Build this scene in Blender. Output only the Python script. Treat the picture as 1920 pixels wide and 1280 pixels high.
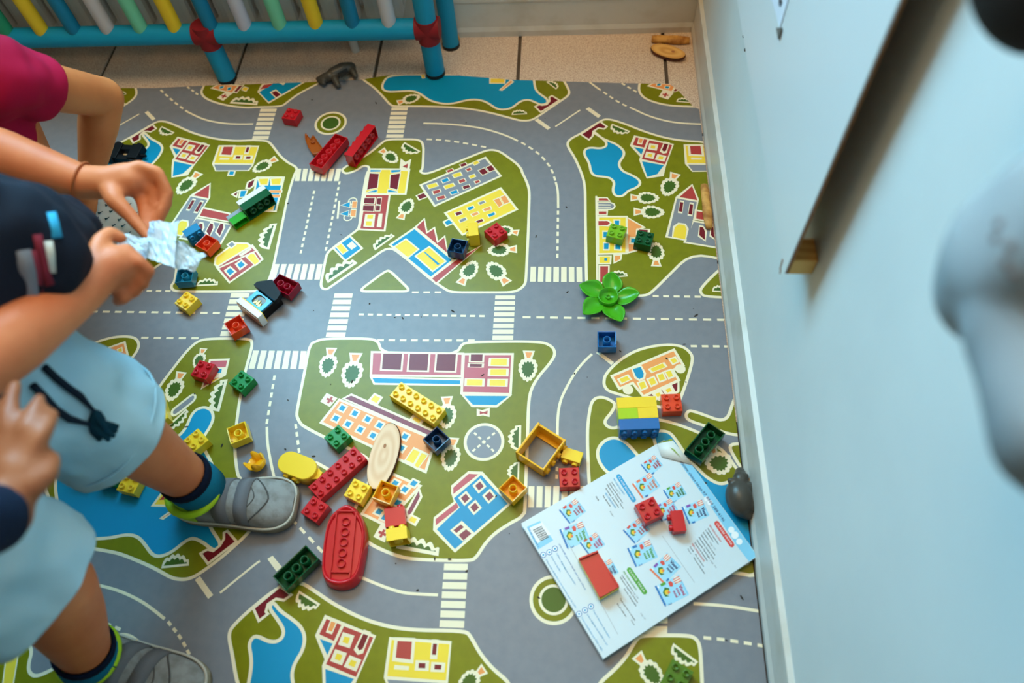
import bpy, bmesh, math, random
from mathutils import Vector, Matrix, Euler
from mathutils.geometry import tessellate_polygon
random.seed(7)
for o in list(bpy.data.objects): bpy.data.objects.remove(o)
SC = bpy.context.scene
COL = SC.collection
# ------------------------------------------------------------------ camera
FPX, CAMH = 1420.0, 1.145
def _rot():
    rx, ry, rz = 0.5414, 0.0384, -0.0513
    R = Matrix.Rotation(rx, 3, 'X') @ Matrix.Rotation(ry, 3, 'Y') @ Matrix.Rotation(rz, 3, 'Z')
    return Matrix.Rotation(math.radians(3.889), 3, 'Z') @ R
CR = _rot()
cam_d = bpy.data.cameras.new('camera'); cam = bpy.data.objects.new('camera', cam_d); COL.objects.link(cam)
cam_d.sensor_width = 36.0; cam_d.lens = FPX / 1920 * 36.0
cam_d.clip_start = 0.02
cam.matrix_world = Matrix.Translation((0, 0, CAMH)) @ CR.to_4x4()
cam_d.dof.use_dof = True; cam_d.dof.focus_distance = 1.36; cam_d.dof.aperture_fstop = 2.6
SC.camera = cam
def ray(p):
    return CR @ Vector(((p[0] - 960) / FPX, -(p[1] - 640) / FPX, -1.0))
def G(p, z=0.0):                      # pixel -> point on the horizontal plane at height z
    v = ray(p); s = (z - CAMH) / v.z
    return Vector((v.x * s, v.y * s, z))
def GX(p, x):                         # pixel -> point on a plane parallel to the right wall
    v = ray(p); s = x / v.x
    return Vector((x, v.y * s, CAMH + v.z * s))
def GY(p, y):                         # pixel -> point on a plane parallel to the back wall
    v = ray(p); s = y / v.y
    return Vector((v.x * s, y, CAMH + v.z * s))
# ------------------------------------------------------------------ light
W = bpy.data.worlds.new('world'); SC.world = W; W.use_nodes = True
W.node_tree.nodes['Background'].inputs[0].default_value = (1.0, 0.80, 0.56, 1)
W.node_tree.nodes['Background'].inputs[1].default_value = 0.24
def area(name, loc, target, sx, sy, power, col):
    l = bpy.data.lights.new(name, 'AREA'); l.shape = 'RECTANGLE'; l.size = sx; l.size_y = sy
    l.energy = power; l.color = col
    o = bpy.data.objects.new(name, l); COL.objects.link(o); o.location = loc
    o.rotation_euler = (Vector(target) - Vector(loc)).to_track_quat('-Z', 'Y').to_euler()
    return o
area('window_daylight', (-0.875, 1.668, 1.54), (-0.80, 0.4, 1.30), 1.2, 1.06, 120, (0.32, 0.75, 1.0))
area('warm_fill', (-0.35, 0.95, 2.55), (-0.35, 0.95, 0.0), 1.25, 1.1, 30, (1.0, 0.68, 0.34))  # unseen warm overhead area light, added as fill
SC.view_settings.view_transform = 'Standard'; SC.view_settings.look = 'None'
SC.view_settings.gamma = 1.0; SC.view_settings.use_curve_mapping = False
SC.view_settings.exposure = -0.20
# ------------------------------------------------------------------ helpers
def lin(c):
    def f(u):
        u /= 255.0
        return u / 12.92 if u <= 0.04045 else ((u + 0.055) / 1.055) ** 2.4
    return (f(c[0]), f(c[1]), f(c[2]), 1.0)
MATS = {}
def mat(name, rgb, rough=0.5, spec=0.5, noise=None, bump=None, metallic=0.0, alpha=1.0, trans=0.0, coat=0.0, sss=0.0):
    if name in MATS: return MATS[name]
    m = bpy.data.materials.new(name); m.use_nodes = True
    nt = m.node_tree; b = nt.nodes['Principled BSDF']
    c = lin(rgb)
    b.inputs['Base Color'].default_value = c
    b.inputs['Roughness'].default_value = rough
    b.inputs['Specular IOR Level'].default_value = spec
    b.inputs['Metallic'].default_value = metallic
    b.inputs['Alpha'].default_value = alpha
    b.inputs['Transmission Weight'].default_value = trans
    b.inputs['Coat Weight'].default_value = coat
    if sss:
        b.inputs['Subsurface Weight'].default_value = sss
        b.inputs['Subsurface Radius'].default_value = (0.012, 0.005, 0.003)
    tc = None
    if noise or bump: tc = nt.nodes.new('ShaderNodeTexCoord')
    if noise:                          # (scale, rgb2, contrast lo, hi, detail)
        n = nt.nodes.new('ShaderNodeTexNoise'); n.inputs['Scale'].default_value = noise[0]
        n.inputs['Detail'].default_value = noise[4] if len(noise) > 4 else 4
        nt.links.new(tc.outputs['Object'], n.inputs['Vector'])
        r = nt.nodes.new('ShaderNodeValToRGB')
        r.color_ramp.elements[0].position = noise[2]; r.color_ramp.elements[0].color = c
        r.color_ramp.elements[1].position = noise[3]; r.color_ramp.elements[1].color = lin(noise[1])
        nt.links.new(n.outputs['Fac'], r.inputs['Fac']); nt.links.new(r.outputs['Color'], b.inputs['Base Color'])
    if bump:                           # (scale, strength)
        n = nt.nodes.new('ShaderNodeTexNoise'); n.inputs['Scale'].default_value = bump[0]; n.inputs['Detail'].default_value = 3
        nt.links.new(tc.outputs['Object'], n.inputs['Vector'])
        bp = nt.nodes.new('ShaderNodeBump'); bp.inputs['Strength'].default_value = bump[1]; bp.inputs['Distance'].default_value = 0.002
        nt.links.new(n.outputs['Fac'], bp.inputs['Height']); nt.links.new(bp.outputs['Normal'], b.inputs['Normal'])
    MATS[name] = m
    return m
class MB:
    """collects polygons (with a material each) and links them as ONE mesh object"""
    def __init__(s): s.v = []; s.f = []; s.m = []; s.mats = []; s.sm = []
    def mi(s, m):
        if m not in s.mats: s.mats.append(m)
        return s.mats.index(m)
    def add(s, vs, fs, m, smooth=False, T=None):
        o = len(s.v)
        for p in vs:
            p = Vector(p)
            s.v.append(tuple(T @ p if T is not None else p))
        i = s.mi(m)
        for f in fs: s.f.append(tuple(o + k for k in f)); s.m.append(i); s.sm.append(smooth)
    def box(s, x0, x1, y0, y1, z0, z1, m, T=None):
        vs = [(x0,y0,z0),(x1,y0,z0),(x1,y1,z0),(x0,y1,z0),(x0,y0,z1),(x1,y0,z1),(x1,y1,z1),(x0,y1,z1)]
        s.add(vs, [(3,2,1,0),(4,5,6,7),(0,1,5,4),(1,2,6,5),(2,3,7,6),(3,0,4,7)], m, False, T)
    def rbox(s, x0, x1, y0, y1, z0, z1, m, r=0.001, T=None):
        """box with chamfered edges"""
        bm = bmesh.new(); bmesh.ops.create_cube(bm, size=1.0)
        for v in bm.verts: v.co = Vector(((x0+x1)/2 + v.co.x*(x1-x0), (y0+y1)/2 + v.co.y*(y1-y0), (z0+z1)/2 + v.co.z*(z1-z0)))
        bmesh.ops.bevel(bm, geom=bm.edges[:], offset=r, segments=2, affect='EDGES', profile=0.6)
        bm.verts.index_update()
        s.add([v.co.copy() for v in bm.verts], [[v.index for v in f.verts] for f in bm.faces], m, False, T); bm.free()
    def cyl(s, r0, r1, z0, z1, m, n=16, cx=0, cy=0, T=None, cap0=True, cap1=True, smooth=True):
        vs = []
        for k in range(n):
            a = 2*math.pi*k/n; vs.append((cx+r0*math.cos(a), cy+r0*math.sin(a), z0))
        for k in range(n):
            a = 2*math.pi*k/n; vs.append((cx+r1*math.cos(a), cy+r1*math.sin(a), z1))
        s.add(vs, [(k,(k+1)%n,n+(k+1)%n,n+k) for k in range(n)], m, smooth, T)
        if cap1: s.add(vs[n:], [tuple(range(n))], m, False, T)
        if cap0: s.add(vs[:n], [tuple(range(n-1,-1,-1))], m, False, T)
    def lathe(s, prof, m, n=24, T=None, smooth=True):
        vs = []
        for r, z in prof:
            for k in range(n):
                a = 2*math.pi*k/n; vs.append((r*math.cos(a), r*math.sin(a), z))
        fs = []
        for i in range(len(prof)-1):
            for k in range(n): fs.append((i*n+k, i*n+(k+1)%n, (i+1)*n+(k+1)%n, (i+1)*n+k))
        s.add(vs, fs, m, smooth, T)
    def tube(s, pts, rad, m, n=12, caps=True, smooth=True, T=None):
        pts = [Vector(p) for p in pts]
        if not isinstance(rad, (list, tuple)): rad = [rad]*len(pts)
        vs = []; up = None
        for i, p in enumerate(pts):
            t = (pts[min(i+1,len(pts)-1)] - pts[max(i-1,0)]).normalized()
            if up is None:
                up = Vector((0,0,1)) if abs(t.z) < 0.9 else Vector((1,0,0))
            u = (up - t*up.dot(t)).normalized(); w = t.cross(u); up = u
            for k in range(n):
                a = 2*math.pi*k/n; vs.append(p + (u*math.cos(a) + w*math.sin(a))*rad[i])
        fs = []
        for i in range(len(pts)-1):
            for k in range(n): fs.append((i*n+k, i*n+(k+1)%n, (i+1)*n+(k+1)%n, (i+1)*n+k))
        s.add(vs, fs, m, smooth, T)
        if caps:
            s.add(vs[:n], [tuple(range(n-1,-1,-1))], m, False, T); s.add(vs[-n:], [tuple(range(n))], m, False, T)
    def prism(s, poly, z0, z1, m, T=None, smooth=False):
        n = len(poly); vs = [(p[0],p[1],z0) for p in poly] + [(p[0],p[1],z1) for p in poly]
        s.add(vs, [(k,(k+1)%n,n+(k+1)%n,n+k) for k in range(n)], m, smooth, T)
        tr = tessellate_polygon([[Vector((p[0],p[1],0)) for p in poly]])
        for t in tr:
            a, b, c = [Vector((poly[i][0], poly[i][1], 0)) for i in t]
            if (b-a).cross(c-a).z < 0: t = (t[0], t[2], t[1])
            s.add([(poly[i][0],poly[i][1],z1) for i in t], [(0,1,2)], m, False, T)
            s.add([(poly[i][0],poly[i][1],z0) for i in t], [(2,1,0)], m, False, T)
    def build(s, name, parent=None, loc=None, rot=None):
        me = bpy.data.meshes.new(name); me.from_pydata(s.v, [], s.f)
        for m in s.mats: me.materials.append(m)
        for p, i, sm in zip(me.polygons, s.m, s.sm): p.material_index = i; p.use_smooth = sm
        me.update()
        o = bpy.data.objects.new(name, me); COL.objects.link(o)
        if parent is not None: o.parent = parent
        if loc is not None: o.location = loc
        if rot is not None: o.rotation_euler = rot
        return o
def tag(o, label, cat, group=None, kind=None):
    o['label'] = label; o['category'] = cat
    if group: o['group'] = group
    if kind: o['kind'] = kind
    return o
def empty(name, loc=(0,0,0), rot=(0,0,0)):
    o = bpy.data.objects.new(name, None); COL.objects.link(o); o.location = loc; o.rotation_euler = rot
    o.empty_display_size = 0.02
    return o
def catmull(pts, closed=True, n=6):
    out = []; N = len(pts)
    for i in range(N if closed else N-1):
        def P(k): return pts[k % N] if closed else pts[max(0, min(N-1, k))]
        p0, p1, p2, p3 = P(i-1), P(i), P(i+1), P(i+2)
        for k in range(n):
            t = k/n
            out.append(0.5*((2*p1) + (p2-p0)*t + (2*p0-5*p1+4*p2-p3)*t*t + (3*p1-p0-3*p2+p3)*t**3))
    if not closed: out.append(pts[-1])
    return out
# ------------------------------------------------------------------ printed play mat
WALLX, WALLY = 0.286, 1.522           # wall planes
MATZ = 0.0
def P(txt):
    """'cr:x,y x,y ; cr:...' -> pixels; c,r pick a 480x320 window of the photograph, x,y are its 4x zoom; 'p:' = plain pixels"""
    out = []
    for seg in txt.split(';'):
        k, pts = seg.strip().split(':')
        for q in pts.split():
            x, y = map(float, q.split(','))
            if k == 'p': out.append((x, y))
            else: out.append((480*int(k[0]) + x/4, 320*int(k[1]) + y/4))
    return out
def GP(txt): return [G(p).to_2d() for p in (P(txt) if isinstance(txt, str) else txt)]
TOP = GP('p:-120,168 205,165 292,165 382,160.5 480,157.5 570,154.5 640,151 680,149 705,144.5 730,141 797,139 840,139 870,142.5 917,146 960,150 1010,151 1102,154 1160,155.5 1255,157.5 1272,170 1300,200 1311,205')
MX0, MX1, MY0 = -1.75, 0.2745, -0.35
TOP[0].x = MX0; TOP[-1].x = MX1
STR = [((TOP[i].x, TOP[i].y), (TOP[i+1].x, TOP[i+1].y)) for i in range(len(TOP)-1)]
def clip_half(poly, f):
    out = []
    for i in range(len(poly)):
        a, b = poly[i], poly[(i+1) % len(poly)]; fa, fb = f(a), f(b)
        if fa >= 0: out.append(a)
        if (fa >= 0) != (fb >= 0):
            t = fa/(fa-fb); out.append(a + (b-a)*t)
    return out
LATA = Vector((0.8604, -0.0706)); LATB = Vector((0.3774, -0.8886))
_r = Matrix.Rotation(math.radians(3.889), 2)
LATA = (_r @ LATA)*CAMH; LATB = (_r @ LATB)*CAMH
C = {}
def pm(name, rgb, rgb2=None):
    C[name] = mat('print_'+name, rgb, 0.36, 0.28, noise=(60, rgb2, 0.35, 0.75) if rgb2 else None)
pm('road', (134,134,140), (127,128,135)); pm('grass', (130,128,8), (122,120,6)); pm('cream', (250,232,198))
pm('blue', (8,146,190)); pm('yellow', (253,212,62)); pm('red', (186,66,60)); pm('dred', (122,22,34))
pm('orange', (250,158,88)); pm('dgreen', (70,100,28)); pm('mauve', (140,62,76)); pm('grey', (140,140,146)); pm('pink', (200,92,100))
PR = {}                                # part name -> MB
OFFS = [Vector((0, 0))]
PUTN = [0]
LOG = []; FOOT = []
def put(part, col, poly, layer):
    if not FOOT: LOG.append((part, col, poly, layer))
    mb = PR.setdefault(part, MB())
    if len(poly) < 3: return
    tris = tessellate_polygon([[Vector((p.x, p.y, 0)) for p in poly]])
    PUTN[0] = (PUTN[0]+1) % 40
    z = MATZ + 0.000045*(layer+1) + 0.0000010*PUTN[0]
    for off in OFFS:
        for t in tris:
            tri = [poly[i] + off for i in t]
            if (tri[1]-tri[0]).cross(tri[2]-tri[0]) < 0: tri.reverse()
            if abs((tri[1]-tri[0]).cross(tri[2]-tri[0])) < 1e-9: continue
            x0 = min(p.x for p in tri); x1 = max(p.x for p in tri); y1 = max(p.y for p in tri)
            if x1 <= MX0 or x0 >= MX1 or y1 <= MY0: continue
            tri = clip_half(clip_half(clip_half(tri, lambda p: p.x-MX0), lambda p: MX1-p.x), lambda p: p.y-MY0)
            if len(tri) < 3: continue
            if FOOT:                  # keep only what lies outside the photographed part of the mat
                for k_ in range(4):
                    a_, b_ = FOOT[k_], FOOT[(k_+1) % 4]; f_ = lambda p: (b_-a_).cross(p-a_)
                    out_ = clip_half(tri, lambda p: -f_(p)); tri = clip_half(tri, f_)
                    if len(out_) > 2: mb.add([(p.x, p.y, z) for p in out_ if p.y < 1.32], [tuple(range(len([p for p in out_ if p.y < 1.32])))], C[col]) if len([p for p in out_ if p.y < 1.32]) > 2 else None
                    if len(tri) < 3: break
                continue
            y1 = max(p.y for p in tri)
            if y1 < 1.2:
                mb.add([(p.x, p.y, z) for p in tri], [tuple(range(len(tri)))], C[col]); continue
            for (ax, ay), (bx, by) in STR:
                q = clip_half(clip_half(tri, lambda p: p.x-ax), lambda p: bx-p.x)
                if len(q) < 3: continue
                q = clip_half(q, lambda p: (ay+(by-ay)*(p.x-ax)/(bx-ax)) - p.y)
                if len(q) >= 3: mb.add([(p.x, p.y, z) for p in q], [tuple(range(len(q)))], C[col])
def rounded(pts, rad=0.03, closed=True, n=4):
    out = []; N = len(pts)
    for i in range(N):
        if not closed and i in (0, N-1): out.append(pts[i]); continue
        p = pts[i]; a = pts[i-1]; b = pts[(i+1) % N]
        da = (a-p); db = (b-p)
        ra = min(rad, da.length*0.48); rb = min(rad, db.length*0.48)
        if da.length < 1e-6 or db.length < 1e-6: continue
        s = p + da.normalized()*ra; e = p + db.normalized()*rb
        for k in range(n+1):
            t = k/n; out.append(s*(1-t)**2 + p*2*t*(1-t) + e*t*t)
    return out
def stroke(part, pts, w, layer, closed=True, col='cream'):
    N = len(pts); L = []; R_ = []
    for i in range(N):
        a = pts[i-1] if (closed or i > 0) else pts[i]
        b = pts[(i+1) % N] if (closed or i < N-1) else pts[i]
        d1 = (pts[i]-a); d2 = (b-pts[i])
        if d1.length < 1e-7: d1 = d2
        if d2.length < 1e-7: d2 = d1
        d1 = d1.normalized(); d2 = d2.normalized()
        n1 = Vector((-d1.y, d1.x)); n2 = Vector((-d2.y, d2.x)); m = n1+n2
        if m.length < 1e-3: m = n1
        m.normalize(); k = min(1.6, 1/max(0.4, m.dot(n1)))
        L.append(pts[i]+m*w/2*k); R_.append(pts[i]-m*w/2*k)
    for i in range(N if closed else N-1):
        j = (i+1) % N
        put(part, col, [L[i], L[j], R_[j]], layer); put(part, col, [L[i], R_[j], R_[i]], layer)
LW = 0.0052
def green(txt, w=LW, rad=0.035):
    g = rounded(GP(txt), rad); put('printed_grass', 'grass', g, 1); stroke('printed_grass', g, w, 2)
def water(txt, w=LW):
    g = rounded(GP(txt), 0.05); put('printed_water', 'blue', g, 3); stroke('printed_water', g, w, 4)
def line(txt, w=0.0045, rad=0.05):
    stroke('road_markings', rounded(GP(txt), rad, False), w, 5, False)
def dashes(txt, n, w=0.0045, fill=0.58):
    g = rounded(GP(txt), 0.05, False); L = [0]
    for i in range(1, len(g)): L.append(L[-1] + (g[i]-g[i-1]).length)
    T = L[-1]; step = T/(n-1+fill)
    def at(s):
        for i in range(1, len(g)):
            if L[i] >= s: return g[i-1] + (g[i]-g[i-1])*((s-L[i-1])/max(1e-9, L[i]-L[i-1]))
        return g[-1]
    for k in range(n):
        a, b = k*step, k*step+fill*step
        stroke('road_markings', [at(a), at((a+b)/2), at(b)], w, 5, False)
def zebra(txt, n, vertical=False, fill=0.72):
    a, b, c, d = GP(txt)               # TL TR BR BL
    for k in range(n):
        s, e = k/(n-1+fill), (k+fill)/(n-1+fill)
        if vertical: q = [a+(b-a)*s, a+(b-a)*e, d+(c-d)*e, d+(c-d)*s]
        else: q = [a+(d-a)*s, b+(c-b)*s, b+(c-b)*e, a+(d-a)*e]
        put('road_markings', 'cream', q, 5)
def shp(col, txt, w=0.0, layer=6, part='printed_buildings'):
    """sharp polygon, optional cream outline"""
    g = GP(txt); put(part, col, g, layer)
    if w: stroke(part, g, w, layer+1)
def win(col, txt, b=0.0032, layer=8):
    g = GP(txt); c = sum(g, Vector((0, 0)))/len(g)
    put('printed_buildings', 'cream', [p + (p-c).normalized()*b*1.35 for p in g], layer); put('printed_buildings', col, g, layer+1)
def diamond(col, cen, ux, uy, hc, hi, part='printed_buildings'):
    c = GP([cen])[0]; u = (GP([(cen[0]+ux[0], cen[1]+ux[1])])[0]-c).normalized(); v = (GP([(cen[0]+uy[0], cen[1]+uy[1])])[0]-c).normalized()
    for h, cl, l in ((hc, 'cream', 8), (hi, col, 9)):
        put(part, cl, [c+u*h+v*h, c-u*h+v*h, c-u*h-v*h, c+u*h-v*h], l)
def tree(trunk, tip, wid=0.5):
    a, b = GP(trunk)[0] if isinstance(trunk, str) else G(trunk).to_2d(), GP(tip)[0] if isinstance(tip, str) else G(tip).to_2d()
    d = b-a; L = d.length; u = d/L; v = Vector((-u.y, u.x))
    def at(s, t): return a + u*s*L + v*t*L
    o, i = [], []
    n = 13
    for k in range(n*4):
        th = 2*math.pi*k/(n*4); r = 0.96 + 0.13*abs(math.sin(th*n/2))
        x = 0.60 - 0.40*math.cos(th)*r; y = wid*0.5*math.sin(th)*r*(1-0.18*math.cos(th+math.pi))
        o.append(at(x, y))
        r2 = 0.80 - 0.20*abs(math.sin(th*n/2+0.4))
        i.append(at(0.60 - 0.40*math.cos(th)*r2, wid*0.5*math.sin(th)*r2*(1-0.18*math.cos(th+math.pi))))
    put('printed_trees', 'cream', o, 6); put('printed_trees', 'dgreen', i, 7)
    put('printed_trees', 'cream', [at(-0.06,-0.19), at(-0.06,0.19), at(0.30,0.09), at(0.30,-0.09)], 6)
    put('printed_trees', 'orange', [at(0.0,-0.11), at(0.0,0.11), at(0.19,0.05), at(0.19,-0.05)], 7)
def bush(txt, h=0.42, flip=1):
    a, b = GP(txt); d = b-a; L = d.length; u = d/L; v = Vector((-u.y, u.x))*flip
    def at(s, t): return a + u*s*L + v*t*L
    o = [at(-0.03,-0.03), at(1.03,-0.03)]; i = [at(0.06,0.06), at(0.94,0.06)]
    N = 30
    for k in range(N+1):
        s = 1 - k/N; e = h*(math.sin(math.pi*min(1, max(0, s*0.86+0.10))))**0.8; bp = 0.10*abs(math.sin(s*math.pi*4.5))
        o.append(at(s, e*0.85+bp+0.03)); i.append(at(0.06+0.88*s, max(0.07, e*0.66+bp*0.9-0.04)))
    put('printed_trees', 'cream', o, 6); put('printed_trees', 'dgreen', i, 7)
def circ(cen, r, col, layer, part='printed_grass', n=40):
    c = GP([cen])[0]
    put(part, col, [c+Vector((math.cos(2*math.pi*k/n), math.sin(2*math.pi*k/n)))*r for k in range(n)], layer)
def ring(cen, r0, r1, layer, part='printed_grass'):
    c = GP([cen])[0]; n = 40
    stroke(part, [c+Vector((math.cos(2*math.pi*k/n), math.sin(2*math.pi*k/n)))*(r0+r1)/2 for k in range(n)], r1-r0, layer)
def cross(cen, ux, s=0.006, w=0.0022):
    c = GP([cen])[0]; u = (GP([(cen[0]+ux[0], cen[1]+ux[1])])[0]-c).normalized(); v = Vector((-u.y, u.x))
    for p, q in ((u, v), (v, u)): put('printed_buildings', 'red', [c+p*s+q*w, c-p*s+q*w, c-p*s-q*w, c+p*s-q*w], 10)

# --- grass blocks
green('00:700,600 700,900 820,857 940,787 1000,745 1030,700 1010,640 1000,600')
green('00:700,1180 968,1035 1143,930 1190,908 1250,912 1330,945 1450,1000 1600,1040 1760,1058 1900,1050; 10:0,1052 90,1055 130,1100 180,1170 240,1220 300,1250 308,1275; 11:290,20 240,180 200,380 155,600 130,720 105,800 75,860 40,888 0,905; 01:1700,906 1330,906 1288,890 1285,855 1310,835 1330,700 1300,640 1190,705 1090,780 900,920 500,920 300,500')
green('00:1560,560 1530,645 1505,690 1530,730 1600,765 1720,795 1850,808; 10:0,803 190,800 230,770 300,715 380,670 520,600')
green('10:780,560 800,597 880,650 950,720 1000,780 1030,797 1100,797 1300,798 1500,805 1700,830 1920,888; 20:60,905 130,905 180,885 360,760 420,720 432,690 410,640 360,560')
green('20:980,560 943,670 985,735 1090,775 1220,797 1500,803 1500,560')
green('20:420,1105 415,1070 440,1040 510,1005 660,910 700,892 760,900 850,930 1000,990 1150,1035 1300,1058 1500,1066; 21:1700,300 1700,690 1345,615 1050,910 1000,940 650,940 572,915 558,860 550,300 548,100 515,0; 20:470,1180')
green('21:1570,725 1412,880 1415,920 1450,945 1750,955 1750,600')
green('10:980,1045 1230,1045 1258,1090 1250,1275; 11:1228,0 1250,22 1300,18 1370,-8; 10:1560,1195 1720,1130 1770,1122 1830,1135 1920,1200; 20:40,1230 75,1275; 21:70,0 110,80 132,150 120,500 106,790 100,850 60,890 0,912; 11:1470,912 1420,890 1300,805 1130,660 1003,563 560,870 530,890 500,885 485,860 495,800 515,700 530,625 560,590 745,455 775,430 800,190 830,20; 10:850,1275 845,1245 800,1243 760,1275; 11:700,18 665,20 645,0; 10:655,1262 690,1240 740,1210 830,1165 900,1110 940,1075', rad=0.02)
green('11:765,905 975,750 1005,750 1165,905', rad=0.015)
green('01:730,1280 850,1247 950,1240 1020,1255; 02:1045,20 1030,70 990,125 900,230 700,330 400,300 500,100')
green('01:1480,1278 1560,1258 1880,1258; 02:1892,15 1885,60 1840,220 1800,420 1770,640 1760,820 1775,950 1790,1030; 12:100,1230; 03:1890,130 1700,310 1500,460 1420,500 1350,505 1280,490 1180,430 1050,370 900,310 800,290 500,240; 02:300,1000 700,850 1150,420 1200,330 1300,200 1400,70')
green('03:800,970 860,925 940,915 1010,945 1080,1020 1140,1120 1170,1210 1185,1330 1000,1500 500,1500 600,1100')
green('03:250,1010 215,1130 215,1200 270,1238 420,1165 560,1090 700,1300 500,1500 -300,1500 -300,800 60,780')
green('03:1785,1330 1740,1050 1712,920 1745,850; 13:0,690 180,553 330,518 440,590 600,700 800,800 1000,860 1200,885 1570,888 1610,930 1680,1060 1780,1180 1920,1290 1920,1500 0,1500')
green('12:420,10; 11:440,1285 500,1258 870,1258 910,1282; 12:925,20 935,70 1200,150 1518,80 1535,30 1580,5; 21:0,1280 160,1282; 22:250,10 310,45 325,100 280,170 200,260 140,360 122,480 118,700 105,1000 97,1280; 23:88,10 60,45 0,75; 13:1900,88 1800,150 1720,230 1650,345 1600,365 1200,355 1080,335 950,285 840,230 760,140; p:664,962 668,945 682,928 692,905 695,872 690,860 677,851 607,819 569,799; 12:330,610 305,560 308,520 330,400 370,200 395,60')
green('p:588,864 655,902 600,918', rad=0.01)
green('22:690,290 700,250 760,180 850,110 950,60 1080,30 1200,22 1290,40 1345,90 1357,140 1310,300 1262,430 1230,500 1100,497 900,425 800,395 720,372 690,330')
green('22:578,1075 563,700 575,560 595,455 630,422 680,416 735,438 780,470 745,535 700,585 695,615 725,645 780,652 860,600 1090,570 1430,688 1500,760 1600,830 1700,980 1760,1000; 23:1860,490 1700,455; p:1280,1065 1180,1030 1110,960')
green('22:1345,515 1608,612 1675,400 1800,330 1800,705 1640,700 1500,648 1330,597 1300,560 1315,527', rad=0.02)
green('22:1615,768 1800,765 1800,1010 1720,950 1675,880', rad=0.015)
green('23:640,1290 760,1190 860,1080 920,970 950,937 990,922 1320,922 1380,945 1410,1000 1420,1150 1435,1500 600,1500')
# --- water
water('10:1000,560 950,620 945,670 990,690 1080,685 1170,680 1230,700 1300,755 1400,780 1480,778 1580,750 1660,745 1730,765 1800,815 1850,825 1920,812; 20:60,760 120,745 170,765 210,785 255,780 270,760 255,735 200,700 170,660 163,560')
water('00:1085,995 1130,1040 1170,1060 1210,1085 1222,1120 1190,1180 1140,1230 1080,1300 700,1400 650,1200 1000,1150 1090,1120 1118,1090 1110,1060 1062,1005')
water('20:615,985 670,1035 730,1060 790,1085 840,1130 840,1170 800,1220 810,1260 840,1290; 21:870,20 950,60 965,100 930,130 870,150 840,185 800,195 765,180 755,140 770,90 740,55 690,45 620,40 590,10; 20:580,1220 540,1160 545,1120 590,1105 660,1115 705,1100 710,1070 670,1030 600,990')
water('02:1345,710 1400,640 1430,560 1470,510 1530,490 1585,510 1605,570 1575,645 1528,710 1525,800 1590,910 1610,1000 1560,1200; 03:1560,90 1640,205 1655,250 1610,287 1570,265 1530,230 1450,190 1390,215 1290,300 1200,335 1140,320 1080,230 1030,180 950,165 800,200 500,200; 02:400,1100 450,900 800,880 1200,800')
water('13:130,670 180,740 270,800 340,860 370,940 350,1040 290,1130 265,1220 290,1330 100,1450; 03:1840,1400 1885,1180 1885,1080 1865,990 1900,930; 13:30,935 80,965 150,975 200,940 210,880 160,800 95,715')
water('22:640,860 645,800 690,745 750,720 810,730 870,770 940,850 1010,940 900,1060 720,990 665,925')
water('p:1223,818 1232,808 1244,807.5 1256,811 1265,821 1285,851.5 1304,874 1326,896 1349,908 1366,904 1378,896 1400,930 1420,1060 1350,1060 1250,900')
# --- road markings
line('00:830,978 1045,855', 0.0035)
shp('cream', '00:1085,845 1110,832 1168,890 1143,905', 0, 5, 'road_markings')
dashes('00:1205,675 1260,725 1330,785 1415,845', 6); line('00:1415,843 1520,895 1640,922 1760,932 1900,930')
dashes('00:1405,652 1485,710', 3)
zebra('10:35,815 157,815 92,1045 -30,1045', 7); zebra('10:1018,805 1140,805 1103,1033 975,1033', 7)
line('10:1255,925 1400,928 1550,940 1700,962 1830,1000 1920,1035; 20:45,1058')
dashes('20:70,1068 100,1085 200,1150 260,1215 300,1275; 21:325,75', 7); line('21:328,85 345,150 346,280'); dashes('21:345,300 343,450 340,655', 7)
dashes('10:1280,1045 1400,1050 1560,1072 1725,1105', 7)
dashes('20:822,625 935,690', 3); dashes('20:640,660 700,700 800,770 915,820', 6); line('20:580,615 640,660'); line('20:915,820 1010,865 1120,900 1250,925 1440,932')
line('20:325,950 512,825', 0.0035)
shp('cream', '20:552,818 578,804 668,868 645,885', 0, 5, 'road_markings'); shp('cream', '20:168,902 195,888 290,958 268,975', 0, 5, 'road_markings')
zebra('11:305,-15 640,-15 620,78 290,78', 7, True); zebra('11:140,700 500,700 478,818 105,818', 7, True)
dashes('11:437,150 335,620', 11); dashes('11:628,80 523,600', 12)
zebra('11:590,920 727,920 668,1248 522,1248', 7); zebra('11:1795,935 1945,935 1928,1268 1772,1268', 8)
dashes('11:770,1078 1715,1090', 14); dashes('11:1170,912 1390,912', 3); dashes('11:910,1270 1640,1272', 9)
dashes('01:590,1055 1650,1068', 12); dashes('01:1030,900 1280,902', 4); dashes('01:1060,1252 1490,1256', 5)
zebra('01:1735,918 1872,918 1800,1240 1650,1240', 7)
zebra('p:475,657 575,658 571,692 466,691', 7, True)
dashes('12:140,255 80,620', 6); line('12:82,640 85,760 110,900 138,1025'); dashes('12:297,620 325,835', 4)
dashes('13:200,-20 275,60 380,170 500,300', 5)
zebra('13:1412,385 1590,387 1560,868 1375,862', 7); line('13:780,485 960,560 1100,605 1230,615 1365,620')
shp('cream', '13:85,350 125,325 195,410 155,445', 0, 5, 'road_markings'); line('03:1650,605 1920,385; 13:30,365', 0.0035)
shp('cream', '03:1462,508 1500,478 1600,620 1562,650', 0, 5, 'road_markings')
line('03:600,520 765,552 900,590 1050,660 1150,730 1235,800'); dashes('03:1260,820 1350,930 1420,1060 1465,1180 1485,1270', 8); dashes('03:640,770 725,805 905,880', 4)
zebra('21:140,720 525,722 527,835 135,832', 7, True)
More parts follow.
